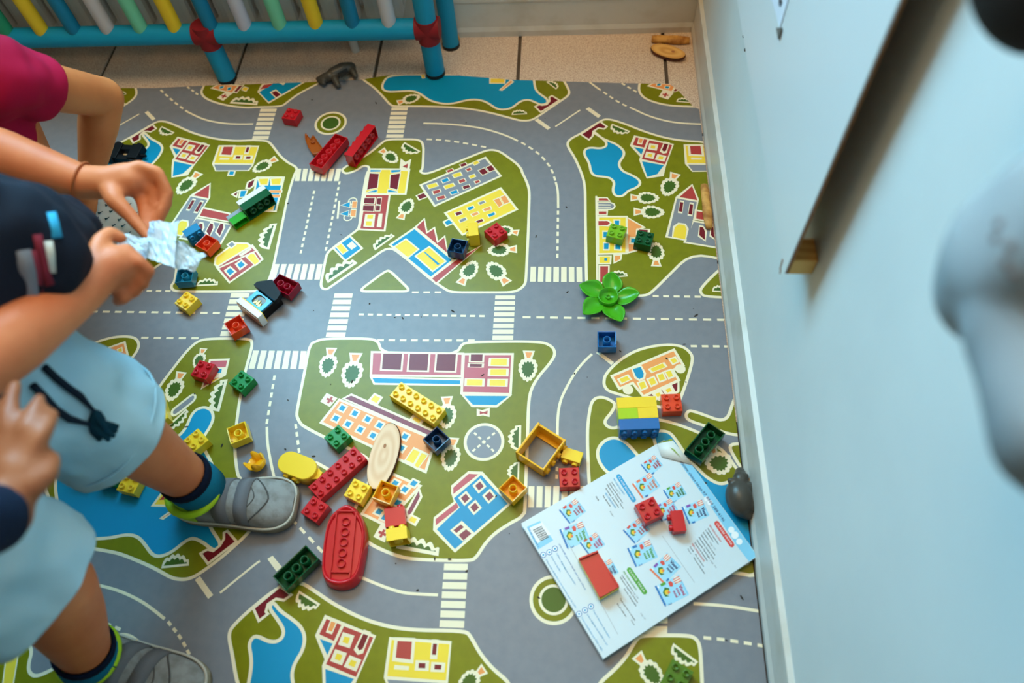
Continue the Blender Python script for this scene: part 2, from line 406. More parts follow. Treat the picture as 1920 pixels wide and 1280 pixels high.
dashes('21:80,1098 1600,1118', 15); dashes('21:1055,940 1415,945', 5); dashes('22:1340,35 1640,38', 4)
line('22:600,95 540,150 470,235 400,360 360,450 342,560 340,700 338,900'); dashes('22:337,940 335,1030', 2)
shp('cream', '22:630,85 652,75 765,155 745,178', 0, 5, 'road_markings')
zebra('p:991,911 1096,911 1094,951 990,951', 7, True)
zebra('p:1212,1066 1254,1066 1251,1187 1206,1187', 7)
line('23:1360,685 1600,700 1900,750'); dashes('23:1435,940 1600,955 1900,1005', 5)
# --- roundabouts, helipad
for cen, s in (((620, 231), 0.0355), ((1038, 1124), 0.0355)):
    circ(cen, s, 'grass', 1); ring(cen, s-LW, s, 2); circ(cen, s*0.5, 'dgreen', 3); ring(cen, s*0.5, s*0.5+LW*0.8, 4)
circ((907.5, 828), 0.0325, 'grey', 3, 'printed_buildings'); ring((907.5, 828), 0.0285, 0.0335, 4, 'printed_buildings')
dashes('p:889,811 926,846', 5, 0.0035); dashes('p:928,811 886,846', 5, 0.0035)
# --- trees and bushes
for a, b in (('10:1070,770','10:1228,720'),('10:945,1128','10:1055,1215'),('11:1085,355','11:1160,212'),('11:1538,842','11:1645,680'),('11:1878,838','11:1745,692'),
             ('21:40,465','11:1800,440'),('21:25,588','11:1740,600'),('01:1485,22','01:1335,172'),('10:145,1192','11:-20,5'),('21:1222,28','21:1150,185'),('21:900,202','21:1100,205'),
             ('21:925,308','21:1140,312'),('21:1082,708','21:1080,540'),('12:565,60','12:522,265'),('12:748,100','12:700,345'),('12:1432,425','12:1430,650'),('12:1478,735','12:1445,968'),
             ('22:126,82','22:115,296'),('02:1358,240','02:1270,445'),('02:1525,60','02:1470,200'),('23:945,1080','23:1125,1310'),('13:1705,1180','13:1520,1330'),('p:1335,840','p:1358,888')):
    tree(a, b, 0.55 if a != 'p:1335,840' else 0.9)
bush('00:885,715 945,708', 0.6); bush('00:1215,950 1305,995', 0.45, -1); bush('00:1730,772 1925,785', 0.3); bush('20:330,668 260,615', 0.4, -1); bush('20:0,860 110,855', 0.4)
bush('20:752,932 882,985', 0.42, -1); bush('20:1235,762 1345,770', 0.4); bush('10:1115,1070 1228,1135', 0.45, -1); bush('11:895,592 1035,490', 0.3); bush('11:542,835 752,692', 0.3)
bush('11:95,585 150,400', 0.38); bush('01:1475,862 1630,855', 0.35); bush('21:1505,905 1620,908', 0.5); bush('21:735,800 865,790', 0.4); bush('02:1640,520 1700,290', 0.32)
bush('02:1255,640 1395,510', 0.32, -1); bush('03:1215,415 1412,395', 0.42); bush('13:325,595 475,690', 0.45, -1); bush('p:975,843 976,798', 0.42); bush('p:972,900 973,867', 0.6)
bush('13:1060,262 1362,318', 0.22); bush('23:1212,990 1388,1122', 0.38, -1)
# --- bridges, piers
for t in ('00:825,855 825,832 862,800 880,770 910,755 938,787', '00:978,1037 1145,935 1172,965 1130,990 1105,985 1075,990 1050,1015 1050,1045 1000,1072', '20:172,800 215,842 355,752 300,718 280,730 282,760 260,785 225,790 205,785',
          '20:515,1008 660,912 712,950 690,968 650,960 610,985 605,1020 578,1050', '03:1505,310 1560,385 1775,220 1705,140 1680,155 1680,200 1650,250 1600,290 1560,280 1545,285',
          '13:-20,720 180,555 265,620 210,660 150,650 90,690 75,745 90,762 22,815'):
    shp('dred', t, 0.004)
shp('yellow', '10:1755,588 1870,588 1865,625 1755,625', 0.003); shp('orange', '10:1912,600 1930,615 1845,678 1828,675', 0.003); shp('yellow', '10:1235,560 1262,560 1268,585 1248,588', 0.002)
shp('yellow', '02:1145,1230 1215,1135 1262,1195 1250,1232', 0.004); shp('red', '02:1195,1190 1225,1155 1250,1185', 0, 8); shp('orange', '03:1205,45 1270,0 1300,0 1225,50', 0.003)
# --- houses printed three times (the pattern repeats)
OFFS = [Vector((0, 0)), -LATB, LATA-LATB]
shp('cream', '13:518,768 902,925 757,1258 700,1420 515,1450 500,1290 495,1150 515,1105 443,925', 0, 6)
shp('red', '13:530,800 640,845 585,965 475,915', 0, 7); win('orange', '13:565,818 598,830 570,895 540,885', 0.003)
shp('red', '13:660,855 880,940 750,1235 525,1140', 0, 7)
for t in ('13:665,930 707,943 690,988 648,975', '13:608,1058 650,1072 632,1115 590,1100', '13:715,1105 757,1120 738,1162 692,1145'): win('yellow', t, 0.005)
win('dred', '13:805,912 843,925 800,1025 775,1037 760,1010', 0.0045)
shp('blue', '13:480,950 575,985 535,1070', 0, 7); shp('blue', '13:520,1175 735,1250 640,1385 528,1425', 0, 7)
shp('cream', '13:1000,935 1467,966 1440,1290 1400,1385 1010,1370 958,1240', 0, 6); shp('yellow', '13:1018,957 1452,990 1425,1262 985,1228', 0, 7)
shp('grey', '13:985,1255 1425,1285 1385,1370 1020,1355', 0, 7)
win('red', '13:1062,965 1170,970 1160,1105 1048,1090', 0.005); win('dred', '13:1328,985 1358,987 1350,1070 1320,1068', 0.0045)
shp('cream', '13:1040,1145 1150,1155 1145,1185 1035,1178', 0, 8); win('dred', '13:1222,1130 1272,1132 1270,1170 1218,1168', 0.0045); win('dred', '13:1340,1142 1392,1145 1388,1180 1337,1178', 0.0045)
win('blue', '13:1180,1380 1230,1384 1225,1440 1175,1436', 0.0035)
OFFS = [Vector((0, 0)), -LATA]
shp('cream', '21:1228,195 1353,98 1402,215 1385,300 1335,528 1148,500', 0, 6); shp('red', '21:1255,198 1350,115 1390,222', 0, 7); shp('grey', '21:1238,208 1386,235 1325,516 1170,492', 0, 7)
win('dred', '21:1262,235 1285,240 1275,310 1250,305'); win('dred', '21:1335,250 1358,255 1350,330 1322,325'); win('yellow', '21:1208,498 1220,425 1250,402 1295,408 1310,440 1298,515', 0.003)
OFFS = [Vector((0, 0)), LATA]
shp('red', '01:1522,278 1722,322 1740,388 1490,342', 0.004); shp('grey', '01:1470,355 1738,405 1648,562 1350,505', 0.004)
for x in (0, 78, 155): win('dred', '01:%d,455 %d,395 %d,400 %d,430 %d,490' % (1470+x, 1500+x, 1520+x, 1520+x, 1495+x), 0.003)
OFFS = [Vector((0, 0))]
# --- hospital fronts cut by the mat edge
shp('orange', '00:1585,662 1640,632 1790,640 1740,700', 0.004); win('blue', '00:1650,650 1680,645 1672,660 1650,668', 0.002); win('blue', '00:1712,658 1735,655 1728,675 1705,678', 0.002)
shp('cream', '00:1690,690 1738,705 1675,757 1628,735', 0, 7); cross((420, 180.5), (5, 1), 0.0065, 0.002)
shp('dred', '00:1750,692 1790,643 1828,638 1775,697', 0.003); shp('yellow', '00:1830,650 1865,660 1845,687 1812,675', 0.002)
shp('orange', '20:1020,645 1060,622 1232,635 1200,690', 0.004); win('blue', '20:1090,630 1118,628 1112,642 1088,643', 0.002); win('blue', '20:1152,648 1180,650 1172,665 1148,662', 0.002)
shp('cream', '20:1130,675 1215,695 1170,747 1100,725', 0, 7); cross((1247.8, 178), (5, 1), 0.0065, 0.002); shp('dred', '20:1208,682 1225,662 1248,678 1222,690', 0.002)
shp('cream', '10:10,690 95,778 365,620 300,590 130,595 40,635', 0, 6); shp('blue', '10:25,692 95,765 345,622 240,605 205,640 150,612', 0, 7); shp('red', '10:30,672 60,637 130,628 85,660', 0, 8)
win('dred', '10:118,697 150,682 185,712 152,730', 0.004)
# --- centre block buildings
shp('cream', '10:1085,1188 1122,1215 1165,1192; 11:1148,5 1075,0', 0, 7); shp('red', '10:1100,1250 1140,1225 1135,1262 1105,1245', 0, 8)
shp('yellow', '10:855,1268 1150,1270; 11:1122,175 815,175', 0.004)
for t in ('11:850,18 925,22 912,130 830,145', '11:1008,30 1085,18 1062,145 1000,130'): shp('dred', t, 0.002, 8)
for t in ('11:855,-8 940,-6 935,10 855,12', '11:828,165 850,155 910,140 908,165', '11:1010,-6 1090,-8 1082,10 1012,18', '11:985,165 990,140 1060,155 1065,165'): shp('blue', t, 0.002, 8)
shp('red', '11:820,178 1003,178 965,450 775,440', 0.004)
for t in ('11:815,205 890,205 885,248 808,245', '11:910,207 940,205 935,255 905,250', '11:805,262 885,262 880,305 802,300', '11:902,262 932,265 928,300 898,300'): win('dred', t, 0.002)
shp('cream', '11:820,325 895,325 885,425 805,420', 0, 8); shp('yellow', '11:838,332 880,332 875,362 833,360', 0, 9); shp('yellow', '11:828,380 870,380 865,415 823,412', 0, 9); shp('cream', '11:920,322 950,322 940,425 905,422', 0, 8)
line('11:625,225 612,360', 0.004); ring((480+725/4, 320+228/4), 0.007, 0.0095, 5, 'road_markings'); ring((480+690/4, 320+350/4), 0.007, 0.0095, 5, 'road_markings')
for t in ('11:640,260 705,235 703,275', '11:630,325 695,300 690,340'): win('blue', t, 0.002, 7)
for t in ('11:725,232 757,232 752,278 720,278', '11:715,295 750,295 745,345 710,340'): win('orange', t, 0.002, 7)
shp('grey', '11:1235,108 1720,-98 1835,40 1340,265', 0.0045); win('dred', '11:1210,188 1258,168 1282,195 1228,215', 0.003, 7)
for c_, t in (('yellow','1285,110 1350,92 1365,115 1300,135'),('blue','1390,70 1435,55 1450,75 1405,92'),('yellow','1410,115 1475,95 1490,115 1425,137'),('red','1325,155 1375,140 1385,160 1335,178'),('red','1355,200 1410,185 1420,205 1365,222'),
              ('blue','1455,160 1505,145 1515,165 1470,180'),('yellow','1475,30 1530,12 1545,35 1490,52'),('red','1520,75 1560,60 1572,80 1530,95'),('dred','1550,120 1595,105 1605,125 1560,140'),('yellow','1600,40 1635,28 1645,45 1610,58'),('red','1640,80 1670,72 1680,85 1650,97'),
              ('dred','1668,0 1712,-18 1740,15 1700,32'),('dred','1728,-25 1765,-40 1792,-8 1752,8'),('red','1575,-10 1605,-22 1615,-8 1588,5'),('red','1430,0 1470,-15 1480,0 1440,15'),('dred','1530,-45 1570,-60 1582,-42 1542,-28'),('yellow','1625,-60 1660,-75 1672,-58 1640,-42')): win(c_, '11:'+t, 0.0018)
shp('yellow', '11:1420,318 1835,132 1957,290 1550,480', 0.0045); win('blue', '11:1415,385 1448,368 1475,393 1432,410', 0.0035, 7)
for c_, t in (('dred','1495,318 1535,305 1545,325 1505,338'),('blue','1585,280 1625,265 1635,282 1597,298'),('grey','1670,240 1710,225 1718,240 1680,255'),('grey','1525,370 1570,352 1578,370 1535,388'),('orange','1615,325 1660,310 1670,325 1627,342'),
              ('orange','1705,290 1755,270 1762,290 1715,305'),('dred','1650,380 1695,362 1705,378 1660,395'),('blue','1740,330 1785,312 1795,328 1750,348'),('orange','1785,222 1822,205 1850,255 1822,272'),('orange','1835,200 1868,185 1900,235 1862,250')): win(c_, '11:'+t, 0.002)
shp('red', '11:1195,425 1262,362 1282,465 1338,428 1362,535 1415,492 1440,630 1425,618', 0.004); shp('red', '11:1310,808 1490,672 1688,562 1350,848', 0.004)
shp('blue', '11:1005,555 1190,430 1480,670 1310,805', 0.0045); shp('yellow', '11:1035,572 1125,512 1220,590 1138,655', 0.003, 8); shp('yellow', '11:1195,640 1300,570 1425,680 1325,755', 0.003, 8); shp('blue', '11:1255,608 1272,612 1378,700 1362,708', 0, 10)
shp('blue', '11:580,580 705,490 797,582 670,675', 0.004); shp('yellow', '11:600,570 640,545 690,600 650,627', 0.002, 8); win('cream', '11:690,562 720,537 748,565 718,585', 0.002)
# --- flag house, corner house
shp('yellow', '01:1612,702 1618,650 1760,542 1855,545 1925,600 1640,730', 0.004); shp('red', '01:1625,722 1892,560 1970,665 1722,838', 0.004); win('grey', '01:1712,555 1742,535 1762,555 1735,575', 0.003)
win('blue', '01:1697,752 1727,730 1758,757 1725,785', 0.004); win('blue', '01:1780,702 1810,680 1838,705 1802,732', 0.004); shp('cream', '01:1790,632 1880,575 1888,592 1808,645', 0, 8); win('yellow', '01:1855,650 1880,625 1905,625 1945,680 1912,705', 0.003)
Q = lambda t: 'p:' + ' '.join('%.2f,%.2f' % (400+float(a.split(',')[0])/12.8, 330+float(a.split(',')[1])/12.8) for a in t.split())
shp('blue', Q('1050,30 1700,30 1500,850 900,840'), 0.004); shp('dred', Q('830,150 1015,55 960,240 880,300 790,290'), 0.004); shp('dred', Q('455,440 605,355 560,505'), 0.004); shp('blue', Q('645,345 825,335 760,500 615,520'), 0.003)
for t in ('1090,75 1320,65 1290,205 1140,205', '1390,75 1635,60 1600,205 1410,205', '1300,800 1420,810 1460,670 1330,680'): win('yellow', Q(t), 0.003)
win('orange', Q('1370,345 1635,345 1625,400 1350,400'), 0.002); win('orange', Q('1370,450 1605,450 1590,515 1350,510'), 0.002)
# --- town hall block
stroke('printed_buildings', GP('21:632,190 640,840'), 0.004, 6, False)
shp('red', '21:645,203 712,203 735,228 645,228', 0.003); shp('grey', '21:642,240 735,238 765,250 772,268 760,285 735,292 642,292', 0.003); shp('cream', '21:642,252 740,254 740,262 642,262', 0, 8); shp('cream', '21:642,275 740,275 740,282 642,282', 0, 8); shp('red', '21:645,302 715,302 712,332 645,332', 0.003)
shp('orange', '21:862,350 992,425 938,445 932,600 868,615', 0.004); shp('yellow', '21:645,345 860,345 858,620 645,625', 0.004); win('red', '21:648,378 715,378 735,394 715,410 648,410', 0.003)
for t in ('770,375 805,375 803,412 772,412', '690,545 725,545 723,588 690,588', '775,555 815,555 812,590 775,588', '685,460 715,460 712,500 685,500'): win('blue', '21:'+t, 0.003)
win('dred', '21:952,442 1018,445 1015,475 950,470', 0.004); win('blue', '21:895,508 935,510 930,542 892,540', 0.004)
shp('yellow', '21:650,640 742,640 738,697 650,697', 0.003); shp('blue', '21:692,655 715,655 713,675 692,675', 0, 8); shp('orange', '21:765,632 820,632 815,667 765,692', 0.003); shp('red', '21:655,712 727,712 724,800 668,845 655,838', 0.003)
# --- school, clinics
shp('pink', '12:870,80 1552,92 1545,262 862,255', 0.0045)
for t in ('955,92 1095,92 1085,213 945,208', '1155,94 1295,94 1285,218 1145,215', '1360,96 1500,96 1490,222 1350,218'): win('dred', '12:'+t, 0.0035)
shp('blue', '12:862,268 1540,285 1537,328 888,318', 0.004); shp('pink', '12:1558,95 1925,95 1908,395 1542,388', 0.0045); win('dred', '12:1612,98 1700,98 1697,150 1610,148', 0.003); win('dred', '12:1605,168 1695,170 1692,192 1603,190', 0.003)
for t in ('1765,130 1882,130 1880,180 1760,178', '1760,210 1878,210 1875,255 1757,253', '1755,288 1872,288 1868,333 1752,331', '1583,284 1698,286 1695,331 1580,329'): win('yellow', '12:'+t, 0.0035)
shp('blue', '12:1550,402 1908,405 1805,487 1622,484', 0.0045); shp('cream', '12:1655,505 1695,515 1755,497 1752,567 1705,555 1655,560', 0, 7); shp('red', '12:1678,522 1705,532 1738,518 1735,548 1705,540 1678,548', 0, 8)
shp('orange', '12:625,437 1345,738 1272,978 488,608', 0.0045); shp('mauve', '12:655,428 715,398 1325,668 1300,715', 0.004)
shp('cream', '12:482,452 530,386 612,425 555,492', 0, 7); cross((480+555/4, 640+440/4), (5, 2.4), 0.0065, 0.002)
win('yellow', '12:862,438 892,405 932,424 905,462', 0.004, 7); win('yellow', '12:1175,585 1192,562 1240,590 1222,615', 0.004, 7)
for x, y in ((648,500),(742,540),(838,583),(928,628),(600,577),(690,620),(782,662),(877,706),(1118,713),(1090,800),(1020,672),(975,750)): diamond('blue', (480+x/4, 640+y/4), (9, 4.3), (-5, 7.5), 0.0075, 0.0044)
win('yellow', '12:1182,808 1230,830 1180,915 1125,888', 0.003); win('yellow', '12:1243,836 1285,856 1215,948 1190,930', 0.003)
shp('orange', 'p:679,963 722,984 788,911 731,886', 0.0045); shp('mauve', 'p:761,960 768,972 790,931 786,916', 0.004)
for c_ in ((741,906),(759,917.5),(746,942.5),(711,959),(731,934),(722,970),(776,906)): diamond('blue', c_, (9, 4.3), (-6, 7.5), 0.0075, 0.0044)
shp('cream', 'p:700,1006 714,982 727,989 722,1017', 0, 7); cross((717, 1000), (5, 2.4), 0.0065, 0.002); win('yellow', 'p:772,968 782,973 777,981 766,975', 0.004, 7)
shp('cream', 'p:846,925 846,910 878,883 905,884 959,944 853,1036 812,994 813,970 851,940', 0, 6); shp('blue', 'p:902,890 952,944 853,1029 819,992 862,951 851,934', 0, 7)
shp('pink', 'p:850,926 850,914 879,888 897,889', 0, 7); shp('pink', 'p:817,985 817,973 856,942 860,951', 0, 7)
for c_ in ((899,911),(917.5,930),(872.5,934),(890,951)): diamond('mauve', c_, (9, -8), (7, 9), 0.0085, 0.0052)
shp('cream', 'p:844,994 866,976 890,999 868,1015', 0, 8); shp('mauve', 'p:850,994 864,983 870,988 856,999', 0, 9); shp('mauve', 'p:860,1003 874,992 884,1000 869,1013', 0, 9)
shp('orange', '22:748,260 1215,62 1285,180 1205,215 1252,290 985,412 905,312 805,355', 0.0045); win('blue', '22:905,208 965,190 988,240 985,268 955,283 930,265', 0.003)
for t in ('805,282 862,258 885,285 825,312', '1035,205 1130,165 1150,192 1058,228', '1185,135 1222,125 1240,150 1208,165', '950,315 990,300 1008,342 970,360', '1022,288 1062,270 1082,312 1045,330', '1092,254 1130,240 1148,282 1110,297', '1152,230 1190,218 1207,258 1175,272'): win('yellow', '22:'+t, 0.003)
shp('dred', '22:990,408 1248,298 1248,372 1225,388 1110,440 1060,418', 0.004); win('yellow', '22:1075,395 1105,382 1118,405 1090,418', 0.005); win('yellow', '22:1150,362 1185,348 1198,372 1165,385', 0.005)
for cx_, cy_ in ((960+870/4, 640+362/4), (960+1262/4, 640+205/4)): circ((cx_, cy_), 0.009, 'cream', 6, 'printed_buildings', 16)
shp('pink', '02:1575,140 1715,135 1688,250 1515,350', 0.004); shp('cream', '02:1600,195 1698,192 1685,250 1600,285', 0, 8); shp('blue', '02:1630,210 1665,205 1660,235 1625,238', 0, 9); shp('yellow', '02:1600,290 1668,265 1525,342', 0, 8)
shp('orange', '02:820,45 935,5 958,100 840,140', 0.004); shp('yellow', '02:880,60 915,45 920,75 888,85', 0.002, 8)
g_ = rounded(GP('02:1285,520 1445,395 1468,405 1462,440 1330,545 1295,560'), 0.008); put('printed_buildings', 'grey', g_, 6); stroke('printed_buildings', g_, 0.004, 7)
# a sign of the repeated block at the lower left corner
shp('yellow', '03:60,990 100,1020 150,995 100,1290 20,1290', 0.002); shp('dred', '03:60,1090 105,1060 100,1110', 0, 9)
# --- the pattern goes on beyond the picture
FOOT += [G(p).to_2d() for p in ((-12,1292), (1932,1292), (1932,-12), (-12,-12))]
def inside(p): return all((FOOT[(k+1) % 4]-FOOT[k]).cross(p-FOOT[k]) > 0 for k in range(4))
SRC = [l for l in LOG if all(inside(p) for p in l[2])]
for n_ in (-2, -1, 0, 1):
    for m_ in (-1, 0, 1):
        if n_ == 0 and m_ == 0: continue
        OFFS = [LATA*n_ + LATB*m_]
        for l in SRC: put(*l)
OFFS = [Vector((0, 0))]
# --- the mat itself
mb = MB(); outl = [(MX0, MY0), (MX1, MY0)] + [(p.x, p.y) for p in reversed(TOP)]
mb.prism(outl, -0.0028, MATZ, C['road'])
play_mat = tag(mb.build('play_mat'), 'vinyl play mat printed with a town map of grey roads and green blocks', 'play mat')
for k, m_ in PR.items(): m_.build(k, play_mat)
# ------------------------------------------------------------------ room
def wallnoise(name, rgb, rgb2, sc=6): return mat(name, rgb, 0.6, 0.3, noise=(sc, rgb2, 0.35, 0.75), bump=(90, 0.15))
M_WALL = wallnoise('wall_paint', (226,231,231), (218,224,225)); M_BACK = wallnoise('back_wall_paint', (205,202,196), (196,192,186)); M_SKIRT = mat('skirting_paint', (216,212,204), 0.4, 0.4, noise=(14, (196,188,172), 0.5, 0.8))
FZ = -0.0028
def struct(o, lab=None, cat=None):
    o['kind'] = 'structure'
    if lab: o['label'] = lab
    if cat: o['category'] = cat
    return o
mb = MB(); mb.box(-3.2, WALLX+0.1, -1.8, WALLY+0.1, FZ-0.05, FZ-0.004, mat('grout', (92,78,66), 0.9))
floor = struct(mb.build('floor'), 'tiled floor with dark grout lines under the play mat', 'floor')
mt_tile = mat('tile_speckle', (234,214,194), 0.5, 0.4, noise=(420, (184,146,122), 0.42, 0.68, 3))
gx = [G(p).x for p in ((440,150),(700,110),(973,108),(1252,135))]
TS = (gx[3]-gx[0])/3; gx0 = gx[2]
yrow = WALLY - 0.335
ti = None
for j in range(3):
    for i in range(-8, 2):
        x0 = gx0 + i*TS + 0.004; x1 = gx0 + (i+1)*TS - 0.004
        x1 = min(x1, WALLX-0.002)
        if x1 - x0 < 0.02: continue
        y0 = yrow + (0 if j == 0 else -j*TS) + 0.004; y1 = (WALLY-0.002) if j == 0 else yrow - (j-1)*TS - 0.004
        mb = MB(); mb.box(x0, x1, y0, y1, FZ-0.006, FZ, mt_tile); mb.build('tile', floor)
mb = MB(); mb.box(WALLX, WALLX+0.1, -1.8, WALLY+0.1, FZ, 2.6, M_WALL)
wr = struct(mb.build('wall_right'), 'white painted wall on the right lit by daylight', 'wall')
mb = MB()
WX0, WX1, WZ0, WZ1 = -1.5, -0.25, 0.98, 2.1
mb.box(-3.2, WX0, WALLY, WALLY+0.22, FZ, 2.6, M_BACK); mb.box(WX1, WALLX, WALLY, WALLY+0.22, FZ, 2.6, M_BACK)
mb.box(WX0, WX1, WALLY, WALLY+0.22, FZ, WZ0, M_BACK); mb.box(WX0, WX1, WALLY, WALLY+0.22, WZ1, 2.6, M_BACK)
struct(mb.build('wall_back'), 'white back wall behind the radiator guard', 'wall')
m_fr = mat('window_white', (225,225,222), 0.4)
mb = MB()
for a in ((WX0, WX0+0.05, WZ0, WZ1), (WX1-0.05, WX1, WZ0, WZ1), (WX0, WX1, WZ0, WZ0+0.05), (WX0, WX1, WZ1-0.05, WZ1), (-0.9, -0.85, WZ0, WZ1)):
    mb.box(a[0], a[1], WALLY+0.16, WALLY+0.21, a[2], a[3], m_fr)
wn = struct(mb.build('window_1'), 'white framed window above the radiator', 'window')
for a in ((WX0+0.05, -0.9), (-0.85, WX1-0.05)):
    mb = MB(); mb.box(a[0], a[1], WALLY+0.18, WALLY+0.186, WZ0+0.05, WZ1-0.05, mat('window_glass', (235,245,250), 0.02, 0.5, trans=1.0)); mb.build('pane', wn)
def skirt(name, pts, lab):
    """pts: profile extruded between two ends"""
    mb = MB(); a, b, nrm = pts
    prof = [(0.0, FZ), (0.009, FZ), (0.010, 0.012), (0.0065, 0.022), (0.0055, 0.082), (0.008, 0.087), (0.0075, 0.094), (0.0, 0.097)]
    a, b, nrm = Vector(a), Vector(b), Vector(nrm)
    vs = [a + nrm*p[0] + Vector((0,0,p[1])) for p in prof] + [b + nrm*p[0] + Vector((0,0,p[1])) for p in prof]
    n = len(prof)
    mb.add(vs, [(k, (k+1) % n, n+(k+1) % n, n+k) for k in range(n)] + [tuple(range(n-1,-1,-1)), tuple(range(n, 2*n))], M_SKIRT)
    return struct(mb.build(name), lab, 'baseboard')
skirt('baseboard_right', ((WALLX, -1.8, 0), (WALLX, WALLY-0.011, 0), (-1, 0, 0)), 'scuffed white skirting board along the right wall')
skirt('baseboard_back', ((-0.27, WALLY, 0), (WALLX-0.0, WALLY, 0), (0, -1, 0)), 'white skirting board along the back wall')
M_ROOM = wallnoise('room_paint', (140,112,84), (130,102,76))
mb = MB(); mb.box(-2.7, -2.6, -1.8, WALLY, FZ, 2.6, M_ROOM); struct(mb.build('wall_left'), 'beige far left wall of the room', 'wall')
mb = MB(); mb.box(-2.6, WALLX, -1.9, -1.8, FZ, 2.6, M_ROOM); struct(mb.build('wall_front'), 'beige wall behind the camera', 'wall')
mb = MB(); mb.box(-2.7, WALLX+0.1, -1.9, WALLY+0.22, 2.6, 2.7, M_ROOM); struct(mb.build('ceiling'), 'pale ceiling above the play corner', 'ceiling')
# ------------------------------------------------------------------ radiator guard made of foam tubes
foam = lambda n, c: mat('foam_'+n, c, 0.55, 0.3, bump=(300, 0.08))
F_BLUE, F_RED = foam('blue', (14,150,190)), foam('red', (140,24,34))
FC = {'y': foam('yellow', (240,196,40)), 'b': foam('teal_blue', (16,122,160)), 'p': foam('pale_pink', (200,186,186)), 'm': foam('mint', (118,200,160)), 'l': foam('lilac', (196,190,204)), 'w': foam('white', (206,200,206)), 'g': foam('sea_green', (40,150,110))}
GYP = 1.386
guard = tag(empty('radiator_guard', (-0.8, GYP, FZ)), 'blue foam tube radiator guard with pastel upright bars and red collars', 'guard')
def part(mb, name, parent):
    o = mb.build(name); o.parent = parent; o.matrix_parent_inverse = parent.matrix_basis.inverted(); return o
RZ = GY((600, 58), GYP).z; RR = 0.0215
xs_post = [GY((817, 139), GYP).x, GY((428, 150), GYP).x]
sp = xs_post[0] - xs_post[1]
xs_post += [xs_post[1]-sp, xs_post[1]-2*sp]
XL = xs_post[-1]
mb = MB(); mb.tube([(XL, GYP, RZ), (xs_post[0], GYP, RZ)], RR, F_BLUE, 20); part(mb, 'bottom_rail', guard)
mb = MB(); mb.tube([(XL, GYP, 0.66), (xs_post[0], GYP, 0.66)], RR, F_BLUE, 20); part(mb, 'top_rail', guard)
for i, x in enumerate(xs_post):
    zt = 0.68 if i in (0, 3) else RZ
    r = RR*1.0; fz = 0.0016 if i == 0 else FZ
    mb = MB(); mb.tube([(x, GYP, fz+0.008), (x, GYP, zt)], r, F_BLUE, 20); po = part(mb, 'leg', guard)
    mb = MB(); mb.tube([(x, GYP, fz), (x, GYP, fz+0.008)], r*1.03, mat('black_rubber', (16,16,18), 0.7), 20); part(mb, 'foot_cap', po)
    mb = MB(); mb.tube([(x-0.026, GYP, RZ), (x+0.026, GYP, RZ)], RR*1.10, F_RED, 20); mb.tube([(x, GYP, RZ-0.03), (x, GYP, RZ+0.024)], RR*1.10, F_RED, 20); part(mb, 'collar', guard)
seq = 'ggybpmyblmybw'
pxs = [-60, 8, 75, 137, 201, 264, 329, 397, 461, 527, 595, 664, 732]
for k, px_ in zip(seq, pxs):
    x = GY((px_, 52), GYP).x
    mb = MB(); mb.tube([(x, GYP, RZ), (x, GYP, 0.66)], 0.0155, FC[k], 16); part(mb, 'bar', guard)
xb = GY((845, 85), 1.46).x; yb = 1.462
xb = G((846, 86), FZ).x; yb = min(1.485, G((846, 86), FZ).y)
mb = MB(); mb.tube([(xb, yb, FZ+0.008), (xb, yb, 0.66)], RR*0.9, F_BLUE, 18); lg = part(mb, 'leg', guard)
mb = MB(); mb.tube([(xb, yb, FZ), (xb, yb, FZ+0.008)], RR*0.95, MATS['black_rubber'], 18); part(mb, 'foot_cap', lg)
mb = MB(); mb.tube([(xs_post[0], GYP, 0.62), (xb, yb, 0.62)], RR*0.9, F_BLUE, 18); part(mb, 'side_rail', guard)
mb = MB(); mb.tube([(xb, yb, 0.20), (xb, yb, 0.27)], RR*1.02, F_RED, 18); part(mb, 'collar', guard)
# radiator behind it
M_RAD = mat('radiator_enamel', (200,200,198), 0.35, 0.5)
rad = tag(empty('radiator', (-0.9, 1.49, 0.12)), 'white column radiator behind the foam tube guard', 'radiator')
x = -1.62
while x < -0.36:
    mb = MB(); mb.rbox(x, x+0.036, 1.437, 1.512, 0.10, 0.72, M_RAD, 0.012); part(mb, 'column', rad); x += 0.047
mb = MB(); mb.tube([(-1.62, 1.475, 0.13), (-0.36, 1.475, 0.13)], 0.014, M_RAD, 12); mb.tube([(-1.62, 1.475, 0.69), (-0.36, 1.475, 0.69)], 0.014, M_RAD, 12); part(mb, 'pipe', rad)
for xx in (-1.45, -0.5):
    mb = MB(); mb.tube([(xx, 1.475, FZ), (xx, 1.475, 0.12)], 0.010, M_RAD, 12); part(mb, 'foot', rad)
